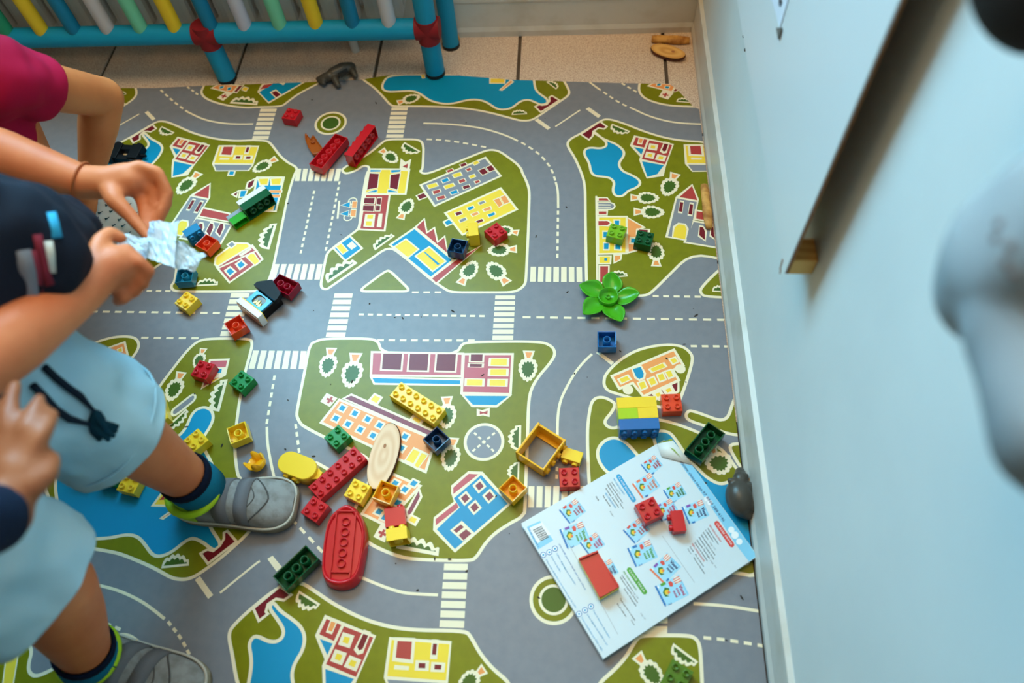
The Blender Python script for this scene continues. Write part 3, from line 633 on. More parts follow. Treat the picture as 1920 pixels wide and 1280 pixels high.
# ------------------------------------------------------------------ toy bricks
U = 0.0159; BH = 0.0192; SH = 0.0045
plas = lambda n, c, **k: mat('plastic_'+n, c, k.pop('rough', 0.24), 0.36, **k)
BC = {'red': plas('red', (205,28,38)), 'yellow': plas('yellow', (253,208,48)), 'amber': plas('amber', (250,180,24)), 'green': plas('green', (22,134,58)), 'lime': plas('lime', (128,186,36)),
      'dgreen': plas('dark_green', (10,84,44)), 'bgreen': plas('bright_green', (48,160,24)), 'navy': plas('navy', (12,58,98)), 'blue': plas('blue', (22,104,170)), 'mblue': plas('medium_blue', (30,128,176)), 'orange': plas('orange_red', (232,72,34)),
      'ruby': plas('ruby', (150,12,40), rough=0.1), 'teal': plas('teal', (24,120,150)), 'olive': plas('olive', (84,120,28)), 'chart': plas('chartreuse', (176,204,28)), 'white': plas('white', (238,232,226)),
      'grey': plas('grey', (150,162,170)), 'dteal': plas('dark_teal', (20,82,92)), 'black': mat('plastic_black', (12,12,15), 0.5, 0.2), 'brown': plas('amber_brown', (170,84,26)), 'leaf': plas('leaf_green', (74,168,28)), 'agrey': plas('animal_grey', (74,70,64), rough=0.35)}
_cache = {}
def stud_mesh(c):
    k = ('stud', c)
    if k not in _cache:
        mb = MB(); n = 16; ro, ri = 0.0047, 0.0031
        prof = [(ro, 0), (ro, SH-0.0004), (ro-0.0004, SH), (ri, SH), (ri, SH-0.0032), (0.0002, SH-0.0032)]
        mb.lathe(prof, BC[c], n)
        o = mb.build('stud'); _cache[k] = o.data; bpy.data.objects.remove(o)
    return _cache[k]
def tube_mesh(c, h):
    k = ('tube', c, h)
    if k not in _cache:
        mb = MB(); mb.lathe([(0.0050, h-0.002), (0.0050, 0.0004), (0.0066, 0.0004), (0.0066, h-0.002)], BC[c], 20)
        o = mb.build('tube'); _cache[k] = o.data; bpy.data.objects.remove(o)
    return _cache[k]
def shell_mesh(nx, ny, c, h):
    k = ('shell', nx, ny, c, h)
    if k not in _cache:
        mb = MB(); lx, ly = nx*U/2-0.0001, ny*U/2-0.0001; w = 0.0016; b = 0.0006
        m = BC[c]
        def rect(x, y, z): return [(-x,-y,z),(x,-y,z),(x,y,z),(-x,y,z)]
        rings = [rect(lx-w, ly-w, h-0.0018), rect(lx-w, ly-w, 0.0002), rect(lx-0.0003, ly-0.0003, 0), rect(lx, ly, 0.0003), rect(lx, ly, h-b), rect(lx-b, ly-b, h)]
        vs = [p for r in rings for p in r]; fs = []
        for i in range(len(rings)-1):
            for q in range(4): fs.append((i*4+q, i*4+(q+1) % 4, (i+1)*4+(q+1) % 4, (i+1)*4+q))
        fs.append((20,21,22,23)); fs.append((3,2,1,0))
        mb.add(vs, fs, m)
        for sx in (-1, 1):            # ribs inside the walls
            for j in range(ny):
                y = (j-(ny-1)/2)*U; mb.box(sx*(lx-w)-0.0006, sx*(lx-w)+0.0006, y-0.0005, y+0.0005, 0.002, h-0.002, m)
        for sy in (-1, 1):
            for i in range(nx):
                x = (i-(nx-1)/2)*U; mb.box(x-0.0005, x+0.0005, sy*(ly-w)-0.0006, sy*(ly-w)+0.0006, 0.002, h-0.002, m)
        o = mb.build('body'); _cache[k] = o.data; bpy.data.objects.remove(o)
    return _cache[k]
def child(name, me, parent, loc=(0,0,0), rot=(0,0,0)):
    o = bpy.data.objects.new(name, me); COL.objects.link(o); o.parent = parent; o.location = loc; o.rotation_euler = rot; return o
def brick_at(M4, nx, ny, c, label, h=BH, studs=True, tubes=False, name='toy_brick', group='toy bricks scattered on the play mat', parent=None):
    if parent is None:
        r = empty(name); r.matrix_world = M4; tag(r, label, 'toy brick', group)
    else:
        r = parent
    child('body', shell_mesh(nx, ny, c, h), r)
    if studs:
        for i in range(nx):
            for j in range(ny): child('stud', stud_mesh(c), r, ((i-(nx-1)/2)*U, (j-(ny-1)/2)*U, h))
    if tubes and nx > 1 and ny > 1:
        for i in range(nx-1):
            for j in range(ny-1): child('tube', tube_mesh(c, h), r, ((i-(nx-2)/2)*U, (j-(ny-2)/2)*U, 0))
    return r
def frame(pos, xd, zd):
    xd = Vector(xd).normalized(); zd = Vector(zd).normalized(); yd = zd.cross(xd)
    return Matrix(((xd.x, yd.x, zd.x, pos[0]), (xd.y, yd.y, zd.y, pos[1]), (xd.z, yd.z, zd.z, pos[2]), (0,0,0,1)))
def dirpx(c, ax, z):
    return (G((c[0]+ax[0], c[1]+ax[1]), z) - G(c, z)).normalized()
def up(nx, ny, c, cen, ax, label, z0=0.0, **k):
    p = G(cen, z0+BH); d = dirpx(cen, ax, z0+BH)
    return brick_at(frame((p.x, p.y, z0+0.0007), d, (0,0,1)), nx, ny, c, label, **k)
def down(nx, ny, c, cen, ax, label, z0=0.0, **k):
    z = z0+BH+SH; p = G(cen, z); d = dirpx(cen, ax, z)
    return brick_at(frame((p.x, p.y, z0+BH+SH+0.0007), d, (0,0,-1)), nx, ny, c, label, tubes=True, **k)
def side(nx, ny, c, cen, ax, toward, label, z0=0.0, h=BH, tubes=True, **k):
    """lying on its side: cen = middle of the upper face, toward = pixel direction the studs point to"""
    z = z0+ny*U; p = G(cen, z); d = dirpx(cen, ax, z); s = Vector((-d.y, d.x, 0))
    if s.dot(dirpx(cen, toward, z)) < 0: s = -s
    q = Vector((p.x, p.y, z0+ny*U/2+0.0007)) - s*h/2
    return brick_at(frame(q, d, s), nx, ny, c, label, h=h, tubes=tubes, **k)
up(2,2,'red',(546,214),(93,17),'red two-by-two toy brick standing alone left of the small roundabout')
down(6,2,'red',(616,282.7),(-32.3,37.7),'long red toy brick lying upside down below the small roundabout')
side(6,2,'red',(675,262.6),(-42.4,56.6),(-30,-20),'long red toy brick tipped on its side right of the small roundabout')
up(2,2,'yellow',(349.3,563.8),(85,-82),'yellow two-by-two toy brick on the grey road under the hands')
up(2,2,'red',(380.3,693),(58,17),'red two-by-two toy brick near the knee of the light blue shorts')
up(2,2,'green',(452.7,714),(50,35),'green two-by-two toy brick on the edge of the pond block')
up(4,2,'yellow',(291,763),(17,60),'yellow toy brick half hidden by the hem of the light blue shorts')
up(2,2,'yellow',(366.3,826),(37,42),'yellow two-by-two toy brick on the printed blue river above the shoe')
down(2,2,'yellow',(446,811),(135,-55),'yellow toy brick lying upside down at the road edge above the shoe')
up(2,2,'green',(632.5,818.8),(95,90),'green two-by-two toy brick above the long red brick')
up(6,2,'red',(632.8,885.9),(570,-510),'long red toy brick with twelve studs beside the wood slice')
up(2,2,'red',(590,954),(115,75),'red two-by-two toy brick between the shoe and the red boat')
up(2,2,'yellow',(670,919.8),(135,65),'yellow two-by-two toy brick just above the red boat')
down(2,2,'amber',(722.5,922.5),(250,95),'amber toy brick lying upside down below the wood slice')
up(6,2,'yellow',(782.2,754.5),(280,177),'long yellow toy brick with twelve studs above the printed clinic')
down(2,2,'navy',(818,822.5),(100,95),'dark blue toy brick upside down at the end of the printed clinic')
down(4,2,'dgreen',(554.7,1064),(195,-188),'dark green four-by-two toy brick upside down left of the red boat')
down(2,2,'navy',(857.8,461),(340,60),'dark blue toy brick upside down on the printed factory roof')
side(2,2,'yellow',(887,429.5),(22,270),(-30,0),'yellow toy brick standing on its side beside the printed factory')
up(2,2,'red',(929.3,433.8),(125,115),'red two-by-two toy brick beside the printed yellow apartment block')
up(2,2,'lime',(1156.3,433.8),(60,15),'lime green two-by-two toy brick on the printed yellow town hall')
up(2,2,'dgreen',(1207.8,446.5),(63,13),'dark green two-by-two toy brick beside the printed town hall')
down(2,2,'blue',(1138,636),(250,0),'blue toy brick upside down on the road below the green flower')
up(2,2,'red',(1067.7,894.6),(135,-6),'red two-by-two toy brick touching the upper edge of the book')
down(2,2,'amber',(961.5,915),(185,175),'amber toy brick upside down between the blue printed house and the zebra crossing')
up(2,2,'orange',(1259.4,754.7),(210,-8),'orange red toy brick right of the stacked yellow and blue bricks')
down(4,2,'dgreen',(1322.5,827.5),(85,-103),'dark green four-by-two toy brick upside down above the book corner')
up(4,2,'olive',(1261,1287),(-37,75),'olive green toy brick cut off by the bottom edge of the picture')
down(2,2,'amber',(239.5,1228),(110,-45),'yellow toy brick upside down behind the nearest shoe')
up(2,2,'yellow',(243,905),(120,28),'yellow two-by-two toy brick behind the bare shin on the blue lake')
down(2,2,'dteal',(154,880),(90,15),'dark teal toy brick upside down between the two legs of the shorts')
down(2,2,'green',(202,888),(100,20),'green toy brick upside down in the gap under the shorts')
side(2,2,'mblue',(359,431),(105,-62),(10,25),'sky blue toy brick on its side touching an orange brick by the printed church')
down(2,2,'orange',(387,455),(75,-75),'orange red toy brick upside down beside the sky blue brick')
down(2,2,'teal',(346,516),(150,-12),'teal toy brick upside down just below the plastic wrapper')
down(2,2,'orange',(441.5,609),(245,-145),'orange red toy brick upside down on the zebra crossing by the toy stove')
down(3,2,'ruby',(532,533),(135,65),'glossy ruby red toy brick upside down behind the toy stove')
side(2,1,'red',(740.5,968),(240,-40),(-2,-30),'red toy brick lying on its side behind a yellow brick near the boat', h=0.030)
side(2,2,'yellow',(743.4,1000),(240,-40),(-2,-30),'yellow toy brick on its side in front of a red brick near the boat')
# stack lying on its side
c0 = (1198.4,794.7); z_ = 2*U; d_ = dirpx(c0, (870,-35), z_); s_ = Vector((d_.y, -d_.x, 0)); p_ = G(c0, z_); p_.z = U+0.0007
GS = 'bricks of the stack tipped on its side'
brick_at(frame(p_-s_*BH/2, d_, s_), 4, 2, 'blue', 'blue four-by-two toy brick at the studded end of the tipped stack', group=GS)
q_ = p_-s_*BH*1.5
brick_at(frame(q_-d_*U, d_, s_), 2, 2, 'chart', 'yellow green toy brick in the middle of the tipped stack', group=GS, studs=False)
brick_at(frame(q_+d_*U, d_, s_), 2, 2, 'yellow', 'small yellow toy brick in the middle of the tipped stack', group=GS, studs=False)
brick_at(frame(p_-s_*BH*2.5, d_, s_), 4, 2, 'yellow', 'yellow four-by-two toy brick at the far end of the tipped stack', group=GS, studs=False)
# truck-like group of bricks near the printed church
GT = 'bricks of the little green and white truck'
ct = (400+960/12.8, 330+560/12.8); ax = (620/12.8, -400/12.8); zt = 2*U
d_ = dirpx(ct, ax, zt); s_ = Vector((-d_.y, d_.x, 0)); p_ = G((400+1010/12.8, 330+560/12.8), zt); p_.z = U+0.0007
brick_at(frame(p_-s_*BH/2, d_, s_), 4, 2, 'dgreen', 'dark green toy brick on its side under a white brick by the church', group=GT, studs=False, tubes=True)
brick_at(frame(p_+s_*BH/2, d_, s_), 4, 2, 'white', 'white toy brick joined to the dark green brick by the church', group=GT, h=0.0125)
e_ = p_-d_*(3*U+0.0007)
brick_at(frame(e_-s_*BH/2-Vector((0,0,U/2)), d_, s_), 2, 1, 'bgreen', 'bright green toy brick at the front of the little truck', group=GT, studs=False, tubes=True)
brick_at(frame(e_+s_*BH/2-Vector((0,0,U/2)), d_, s_), 2, 1, 'grey', 'pale grey toy brick at the front of the little truck', group=GT, h=0.010, studs=False)
# ------------------------------------------------------------------ special toy pieces
def outl_px(pts, ox, oy, k, z): return [G((ox+a/k, oy+b/k), z).to_2d() for a, b in pts]
# flower
FL = G((1140.4, 555.8), 0.010)
flower = tag(empty('toy_flower', (FL.x, FL.y, 0.0006)), 'bright green five-petalled toy flower base lying on the grey road', 'toy')
for tx, ty in ((90,195),(575,80),(895,410),(575,770),(70,610)):
    t = G((1080+tx/7.53, 500+ty/7.53), 0.018) - Vector((FL.x, FL.y, 0.0006)); L = math.hypot(t.x, t.y); a = math.atan2(t.y, t.x)
    mb = MB(); vs = []; N, K = 14, 8
    for i in range(N+1):
        s = i/N; r = 0.016 + (L-0.016)*s
        hw = 0.0185*max(0.02, math.sin(math.pi*(0.10+0.90*s)**0.85))**0.75
        bend = 0.008*s*s
        for j in range(K+1):
            q = -1+2*j/K
            z = 0.003 + 0.010*abs(q)**1.6*math.sin(math.pi*min(1,s*0.9+0.1)) + 0.013*s**2.2 + (0.0012 if abs(q) < 0.1 else 0)
            vs.append((r, q*hw + bend, z))
    fs = [(i*(K+1)+j, (i+1)*(K+1)+j, (i+1)*(K+1)+j+1, i*(K+1)+j+1) for i in range(N) for j in range(K)]
    mb.add(vs, fs, BC['leaf'], True)
    o = mb.build('petal', flower, (0,0,0), (0,0,a)); so = o.modifiers.new('s', 'SOLIDIFY'); so.thickness = 0.0016; so.offset = -1
mb = MB(); mb.lathe([(0.0168,0.0),(0.0185,0.001),(0.0185,0.0125),(0.0180,0.0135),(0.0165,0.0135),(0.0160,0.006),(0.0002,0.006)], BC['leaf'], 32); mb.build('cup', flower)
child('stud', stud_mesh('leaf'), flower, (0,0,0.006))
# red boat, upside down
BP = [(820,160),(720,225),(650,290),(605,380),(580,480),(555,640),(540,800),(535,960),(560,1040),(620,1095),(740,1122),(860,1095),(930,1040),(975,950),(1000,830),(1030,650),(1040,500),(1010,370),(950,260),(900,200)]
top_ = outl_px(BP, 520, 920, 6.4, 0.024); cb = sum(top_, Vector((0,0)))/len(top_)
d_ = dirpx((640,1020), (-40,900), 0.024); u2 = d_.to_2d(); v2 = Vector((-u2.y, u2.x))
boat = tag(empty('toy_boat', (cb.x, cb.y, 0.0006)), 'red toy boat hull lying upside down in front of the red bricks', 'toy')
loc = [p-cb for p in top_]
loc = rounded(loc, 0.006)
mb = MB(); n = len(loc)
def ringz(s, z): return [(p.x*s, p.y*s, z) for p in loc]
rings = [ringz(1.07,0.0), ringz(1.09,0.004), ringz(1.06,0.012), ringz(1.0,0.0235), ringz(0.97,0.0245), ringz(0.93,0.0238), ringz(0.88,0.0200)]
vs = [p for r in rings for p in r]
mb.add(vs, [(i*n+k, i*n+(k+1) % n, (i+1)*n+(k+1) % n, (i+1)*n+k) for i in range(len(rings)-1) for k in range(n)], BC['red'], True)
mb.prism([Vector((p.x*0.885, p.y*0.885)) for p in loc], 0.012, 0.0200, BC['red']); mb.build('hull', boat)
mb = MB()
for (x0_, y0_), (x1_, y1_) in (((712,245),(628,1050)), ((945,238),(865,1050)), ((712,240),(948,240)), ((636,968),(872,972))):
    a_ = G((520+x0_/6.4, 920+y0_/6.4), 0.025).to_2d()-cb; b_ = G((520+x1_/6.4, 920+y1_/6.4), 0.025).to_2d()-cb; n_ = (b_-a_).normalized(); n_ = Vector((-n_.y, n_.x))*0.0009
    mb.prism([a_+n_, b_+n_, b_-n_, a_-n_], 0.0185, 0.0250, BC['red'])
mb.build('rib_frame', boat)
for tx, ty in ((820,365),(810,490),(795,610),(780,740),(765,865)):
    p = G((520+tx/6.4, 920+ty/6.4), 0.024).to_2d()-cb
    mb = MB(); mb.lathe([(0.0050,0.019),(0.0050,0.0245),(0.0066,0.0245),(0.0066,0.019)], BC['red'], 20); mb.build('tube', boat, (p.x, p.y, 0))
# yellow rounded cab
p = G((420+1095/8, 820+415/8), 0.028); d_ = dirpx((557,872), (440,170), 0.028)
cab = tag(empty('toy_cab'), 'pale yellow rounded toy block beside the toe of the shoe', 'toy'); cab.matrix_world = frame((p.x, p.y, 0.0007), d_, (0,0,1))
st = [Vector((0.015+0.0185*math.cos(a), 0.0185*math.sin(a))) for a in [(-90+180*k/12)*math.pi/180 for k in range(13)]] + [Vector((-0.015+0.0185*math.cos(a), 0.0185*math.sin(a))) for a in [(90+180*k/12)*math.pi/180 for k in range(13)]]
mb = MB(); n = len(st); rr = [(0.95,0.0),(1,0.001),(1,0.0268),(0.988,0.0278),(0.95,0.028)]
mb.add([(q.x*s, q.y*s, z) for s, z in rr for q in st], [(i*n+k, i*n+(k+1) % n, (i+1)*n+(k+1) % n, (i+1)*n+k) for i in range(4) for k in range(n)], BC['yellow'], True); mb.add([(q.x*.95, q.y*.95, .028) for q in st], [tuple(range(n))], BC['yellow']); mb.build('body', cab)
mb = MB(); mb.prism([Vector((0.015,-0.0165)), Vector((0.040,-0.006)), Vector((0.041,0.006)), Vector((0.015,0.0165))], 0.0, 0.019, BC['yellow']); mb.build('nose', cab)
for xx in (-0.012, 0.004):
    for zz in (0.007, 0.018): child('stud', stud_mesh('yellow'), cab, (xx, -0.0180, zz), (math.radians(90),0,0))
# crown
p = G((420+530/8, 820+410/8), 0.010); crown = tag(empty('toy_cup', (p.x, p.y, 0.0085), (math.radians(-22), math.radians(-14), 0.5)), 'small amber toy cup with a scalloped rim behind the shoe', 'toy')
mb = MB(); n = 48; vs = []; fs = []
for k in range(n):
    a = 2*math.pi*k/n; h = 0.011 + 0.010*max(0, math.cos(a*4))**0.6 if math.cos(a*4) > 0 else 0.011
    for r, z in ((0.0125, 0.0), (0.0165, h), (0.0150, h), (0.0110, 0.0015)): vs.append((r*math.cos(a), r*math.sin(a), z))
for k in range(n):
    j = (k+1) % n
    for q in range(3): fs.append((k*4+q, j*4+q, j*4+q+1, k*4+q+1))
mb.add(vs, fs, BC['amber'], True); mb.build('rim', crown)
mb = MB(); mb.cyl(0.0126, 0.0126, 0.0, 0.0015, BC['amber'], 32); mb.build('base_disc', crown)
# yellow window-like frame with studs on one side
K7 = lambda x, y, z: G((920+x/7.11, 780+y/7.11), z)
cs = [K7(625,80,0.030), K7(1000,305,0.030), K7(715,735,0.030), K7(335,475,0.030)]
fc = sum(cs, Vector())/4; ex = ((cs[1]-cs[0])+(cs[2]-cs[3])).to_2d().normalized(); lx = ((cs[1]-cs[0]).length+(cs[2]-cs[3]).length)/4; ly = ((cs[2]-cs[1]).length+(cs[3]-cs[0]).length)/4
fr = tag(empty('toy_enclosure'), 'open yellow toy enclosure with studs along one side above the zebra crossing', 'toy'); fr.matrix_world = frame((fc.x, fc.y, 0.0007), (ex.x, ex.y, 0), (0,0,1))
for nm, a in (('wall_panel', (-lx, lx, ly-0.004, ly, 0, 0.028)), ('wall_panel', (-lx, lx, -ly, -ly+0.003, 0, 0.028)), ('wall_panel', (-lx, -lx+0.004, -ly, ly, 0, 0.030)), ('wall_panel', (lx-0.003, lx, -ly, ly, 0, 0.030)), ('ledge', (-lx, lx, ly-0.012, ly-0.003, 0, 0.003))):
    mb = MB(); mb.rbox(*a, BC['amber'], 0.0009); mb.build(nm, fr)
for j in range(4): child('stud', stud_mesh('amber'), fr, (lx, (j-1.5)*U, 0.014), (0, math.radians(90), 0))
side(2,1,'yellow',(1072.6,852.8),(235,75),(-8,30),'yellow toy brick on its side between the yellow frame and a red brick', tubes=False)
# amber brown leaf piece
LP = [(105,560),(130,548),(195,640),(215,625),(240,580),(275,600),(330,690),(405,790),(350,880),(290,905),(235,900),(150,760),(110,650)]
lp = outl_px(LP, 560, 190, 9.14, 0.010); lc = sum(lp, Vector((0,0)))/len(lp)
leaf = tag(empty('toy_leaf', (lc.x, lc.y, 0.0006)), 'amber brown forked toy leaf piece left of the long red brick', 'toy')
mb = MB(); q = rounded([v-lc for v in lp], 0.002); n = len(q)
mb.add([(v.x*s, v.y*s, z) for s, z in ((0.9,0.0),(1,0.004),(1.0,0.010),(0.86,0.010),(0.8,0.006)) for v in q], [(i*n+k, i*n+(k+1) % n, (i+1)*n+(k+1) % n, (i+1)*n+k) for i in range(4) for k in range(n)], BC['brown'], True)
mb.prism([v*0.82 for v in q], 0.001, 0.006, BC['brown']); mb.build('blade', leaf)
p = G((560+245/9.14, 190+700/9.14), 0.008).to_2d()-lc; child('stud', stud_mesh('brown'), leaf, (p.x, p.y, 0.006))
# black wagon chassis by the printed river
p = G((236, 284), 0.012); d_ = dirpx((236,284), (60,4), 0.012)
wag = tag(empty('toy_wagon'), 'black toy wagon chassis lying by the printed river behind the hand', 'toy'); wag.matrix_world = frame((p.x, p.y, 0.0007), d_, (0,0,1))
for a in ((-0.040,-0.012,-0.024,0.020,0,0.016), (-0.012,0.034,0.004,0.018,0,0.014), (0.012,0.036,-0.022,0.018,0,0.018), (-0.012,0.034,-0.024,-0.012,0,0.014)):
    mb = MB(); mb.rbox(*a, BC['black'], 0.0015); mb.build('frame_block', wag)
mb = MB(); mb.tube([(0.034,-0.006,0.008),(0.047,-0.006,0.008)], 0.0035, BC['black'], 12); mb.build('coupling', wag)
for sx in (-0.026, 0.022):
    for sy in (-0.026, 0.022):
        mb = MB(); mb.tube([(sx, sy-0.002, 0.008),(sx, sy+0.002, 0.008)], 0.0075, BC['black'], 18); mb.build('wheel', wag)
# toy stove: white base, blue window frame with flames, black hood
p = G((400+680/9.14, 500+800/9.14), 0.010); d_ = dirpx((474,587), (375,295), 0.010); n_ = Vector((-d_.y, d_.x, 0))
if n_.dot(dirpx((474,587), (15,-20), 0.01)) < 0: n_ = -n_
sv = tag(empty('toy_stove'), 'black toy stove with blue framed flames and a white base lying on its back', 'toy')
sv.matrix_world = Matrix(((d_.x, n_.x, 0, p.x), (d_.y, n_.y, 0, p.y), (0, 0, 1, 0.0005), (0,0,0,1)))
mb = MB(); mb.rbox(-0.031,0.031,-0.006,0.006,0,0.030, BC['white'], 0.0015); mb.build('base_slab', sv)
mb = MB(); mb.rbox(-0.029,0.029,-0.0075,-0.006,0.002,0.026, plas('tan', (190,140,104)), 0.0005); mb.build('underside', sv)
mb = MB(); mb.rbox(-0.028,0.028,0.006,0.0078,0.0,0.028, BC['yellow'], 0.0006); mb.build('yellow_strip', sv)
mb = MB(); mb.rbox(-0.023,0.023,0.008,0.052,0,0.022, BC['black'], 0.002); mb.build('body', sv)
mb = MB()
hole = [Vector((0.013*math.copysign(abs(math.cos(a))**0.6, math.cos(a)), 0.022+0.0105*math.copysign(abs(math.sin(a))**0.6, math.sin(a)))) for a in [2*math.pi*k/32 for k in range(32)]]
rect = [Vector((max(-0.021,min(0.021,(h.x)*3)), 0.022+max(-0.0135,min(0.0135,(h.y-0.022)*3)))) for h in hole]
mb.add([(v.x,v.y,0.026) for v in rect]+[(v.x,v.y,0.026) for v in hole]+[(v.x,v.y,0.0225) for v in hole]+[(v.x,v.y,0.0215) for v in rect], [(k,(k+1)%32,32+(k+1)%32,32+k) for k in range(32)]+[(32+k,32+(k+1)%32,64+(k+1)%32,64+k) for k in range(32)]+[(k,96+k,96+(k+1)%32,(k+1)%32) for k in range(32)], plas('sky_blue', (40,160,214))); mb.build('blue_frame', sv)
mb = MB(); mb.prism(hole, 0.0218, 0.0226, plas('ember', (128,92,24), noise=(90, (60,44,14), 0.4, 0.6))); mb.build('fire_panel', sv)
mb = MB()
for fx, fh in ((-0.004,0.010),(0.001,0.013),(0.007,0.009)):
    mb.prism([Vector((fx-0.004,0.0125)), Vector((fx+0.004,0.0125)), Vector((fx+0.002,0.0125+fh*0.6)), Vector((fx,0.0125+fh))], 0.0226, 0.0242, plas('flame', (246,214,90)))
mb.build('flames', sv)
mb = MB(); mb.prism([Vector((-0.029,0.0375)), Vector((0.029,0.0375)), Vector((0.031,0.041)), Vector((0.026,0.056)), Vector((-0.010,0.066)), Vector((-0.029,0.046))], 0.022, 0.034, BC['black']); mb.build('hood', sv)
mb = MB(); mb.rbox(0.004,0.027,0.0372,0.0385,0.027,0.0335, plas('hood_blue', (40,120,160)), 0.0005); mb.build('hood_trim', sv)
# ------------------------------------------------------------------ wood pieces
def wood(name, rgb, rgb2, sc=40):
    m = mat(name, rgb, 0.6, 0.3); nt = m.node_tree; b = nt.nodes['Principled BSDF']
    tc = nt.nodes.new('ShaderNodeTexCoord'); w = nt.nodes.new('ShaderNodeTexWave'); w.wave_type = 'RINGS'; w.rings_direction = 'Z'; w.inputs['Scale'].default_value = sc; w.inputs['Distortion'].default_value = 3.0; w.inputs['Detail'].default_value = 2
    mp = nt.nodes.new('ShaderNodeMapping'); mp.inputs['Scale'].default_value = (0.45, 1, 1)
    r = nt.nodes.new('ShaderNodeValToRGB'); r.color_ramp.elements[0].color = lin(rgb); r.color_ramp.elements[1].color = lin(rgb2)
    nt.links.new(tc.outputs['Object'], mp.inputs['Vector']); nt.links.new(mp.outputs['Vector'], w.inputs['Vector']); nt.links.new(w.outputs['Color'], r.inputs['Fac']); nt.links.new(r.outputs['Color'], b.inputs['Base Color'])
    return m
W_PALE = wood('pale_wood', (246,206,168), (236,188,146), 30); W_STK = mat('split_wood', (226,168,88), 0.6, 0.3, noise=(55, (170,108,48), 0.4, 0.7))
W_YEL = wood('yellow_wood', (240,190,110), (220,160,84), 28); BARK = mat('bark', (112,60,32), 0.85, noise=(120, (70,36,20), 0.4, 0.6))
def slice_(cen, a_px, hl, hw, th, z0, rot_x, label, m=W_PALE):
    p = G(cen, z0+th); d_ = dirpx(cen, a_px, z0+th)
    o = tag(empty('wood_slice'), label, 'wood slice'); o.matrix_world = frame((p.x, p.y, z0), d_, (0,0,1)) @ Matrix.Rotation(rot_x, 4, 'X')
    el = [Vector((hl*math.cos(a)*(1+0.02*math.sin(3*a)), hw*math.sin(a)*(1+0.04*math.cos(2*a+1)))) for a in [2*math.pi*k/48 for k in range(48)]]
    mb = MB(); n = 48
    mb.add([(v.x*s, v.y*s, z) for s, z in ((1.0,0),(1.03,th*0.5),(1.0,th)) for v in el], [(i*n+k, i*n+(k+1) % n, (i+1)*n+(k+1) % n, (i+1)*n+k) for i in range(2) for k in range(n)], BARK, True); mb.build('bark', o)
    mb = MB(); mb.prism([v*0.985 for v in el], 0.0003, th+0.0006, m); mb.build('cut_face', o)
    mb = MB(); mb.prism([Vector((hl*0.28+0.004*math.cos(a), 0.0025*math.sin(a)+0.002)) for a in [2*math.pi*k/10 for k in range(10)]], th, th+0.0009, mat('knot', (176,112,70), 0.7)); mb.build('knot', o)
    return o
slice_((719.5,853.5), (115,-445), 0.058, 0.0235, 0.009, 0.0005, math.radians(0), 'oval pale wood slice with a bark rim across the printed clinic')
slice_((1253,95), (82,22), 0.040, 0.017, 0.008, 0.006-0.0028, math.radians(12), 'oval yellow wood slice on the tiles in the corner', W_YEL)
def stick(pa, pb, z, r, label, flat=0.7):
    a, b = Vector(pa), Vector(pb); c = (a+b)/2; o = tag(empty('wood_stick'), label, 'wood stick'); d_ = (b-a).normalized()
    up_ = Vector((0,0,1)); up_ = (up_-d_*up_.dot(d_)).normalized(); o.matrix_world = frame(c, d_, up_)
    L = (b-a).length/2; mb = MB(); N = 10; n = 14; vs = []
    for i in range(N+1):
        s = -1+2*i/N; rr = r*(1-0.25*abs(s)**4)*(1+0.06*math.sin(5*s))
        for k in range(n):
            t = 2*math.pi*k/n; vs.append((s*L, rr*math.cos(t), max(-rr*0.55, rr*flat*math.sin(t))))
    mb.add(vs, [(i*n+k, i*n+(k+1) % n, (i+1)*n+(k+1) % n, (i+1)*n+k) for i in range(N) for k in range(n)]+[tuple(range(n-1,-1,-1)), tuple(N*n+k for k in range(n))], W_STK, True); mb.build('wood', o)
    return o
a = G((1331,346), 0.006); b = G((1337,427), 0.006); stick((0.2655, a.y, 0.005), (0.2655, b.y, 0.005), 0, 0.0085, 'split wooden stick lying against the right skirting board')
a = G((1222,72), 0.005); b = G((1293,75), 0.005); stick((a.x, min(a.y,1.498), 0.004), (b.x, min(b.y,1.498), 0.004), 0, 0.011, 'short split log against the back skirting board')
a = G((862,71), FZ); stick((a.x, min(a.y, 1.497), 0.003), (a.x-0.012, 1.500, 0.048), 0, 0.005, 'thin yellow stick leaning beside the leg of the guard')
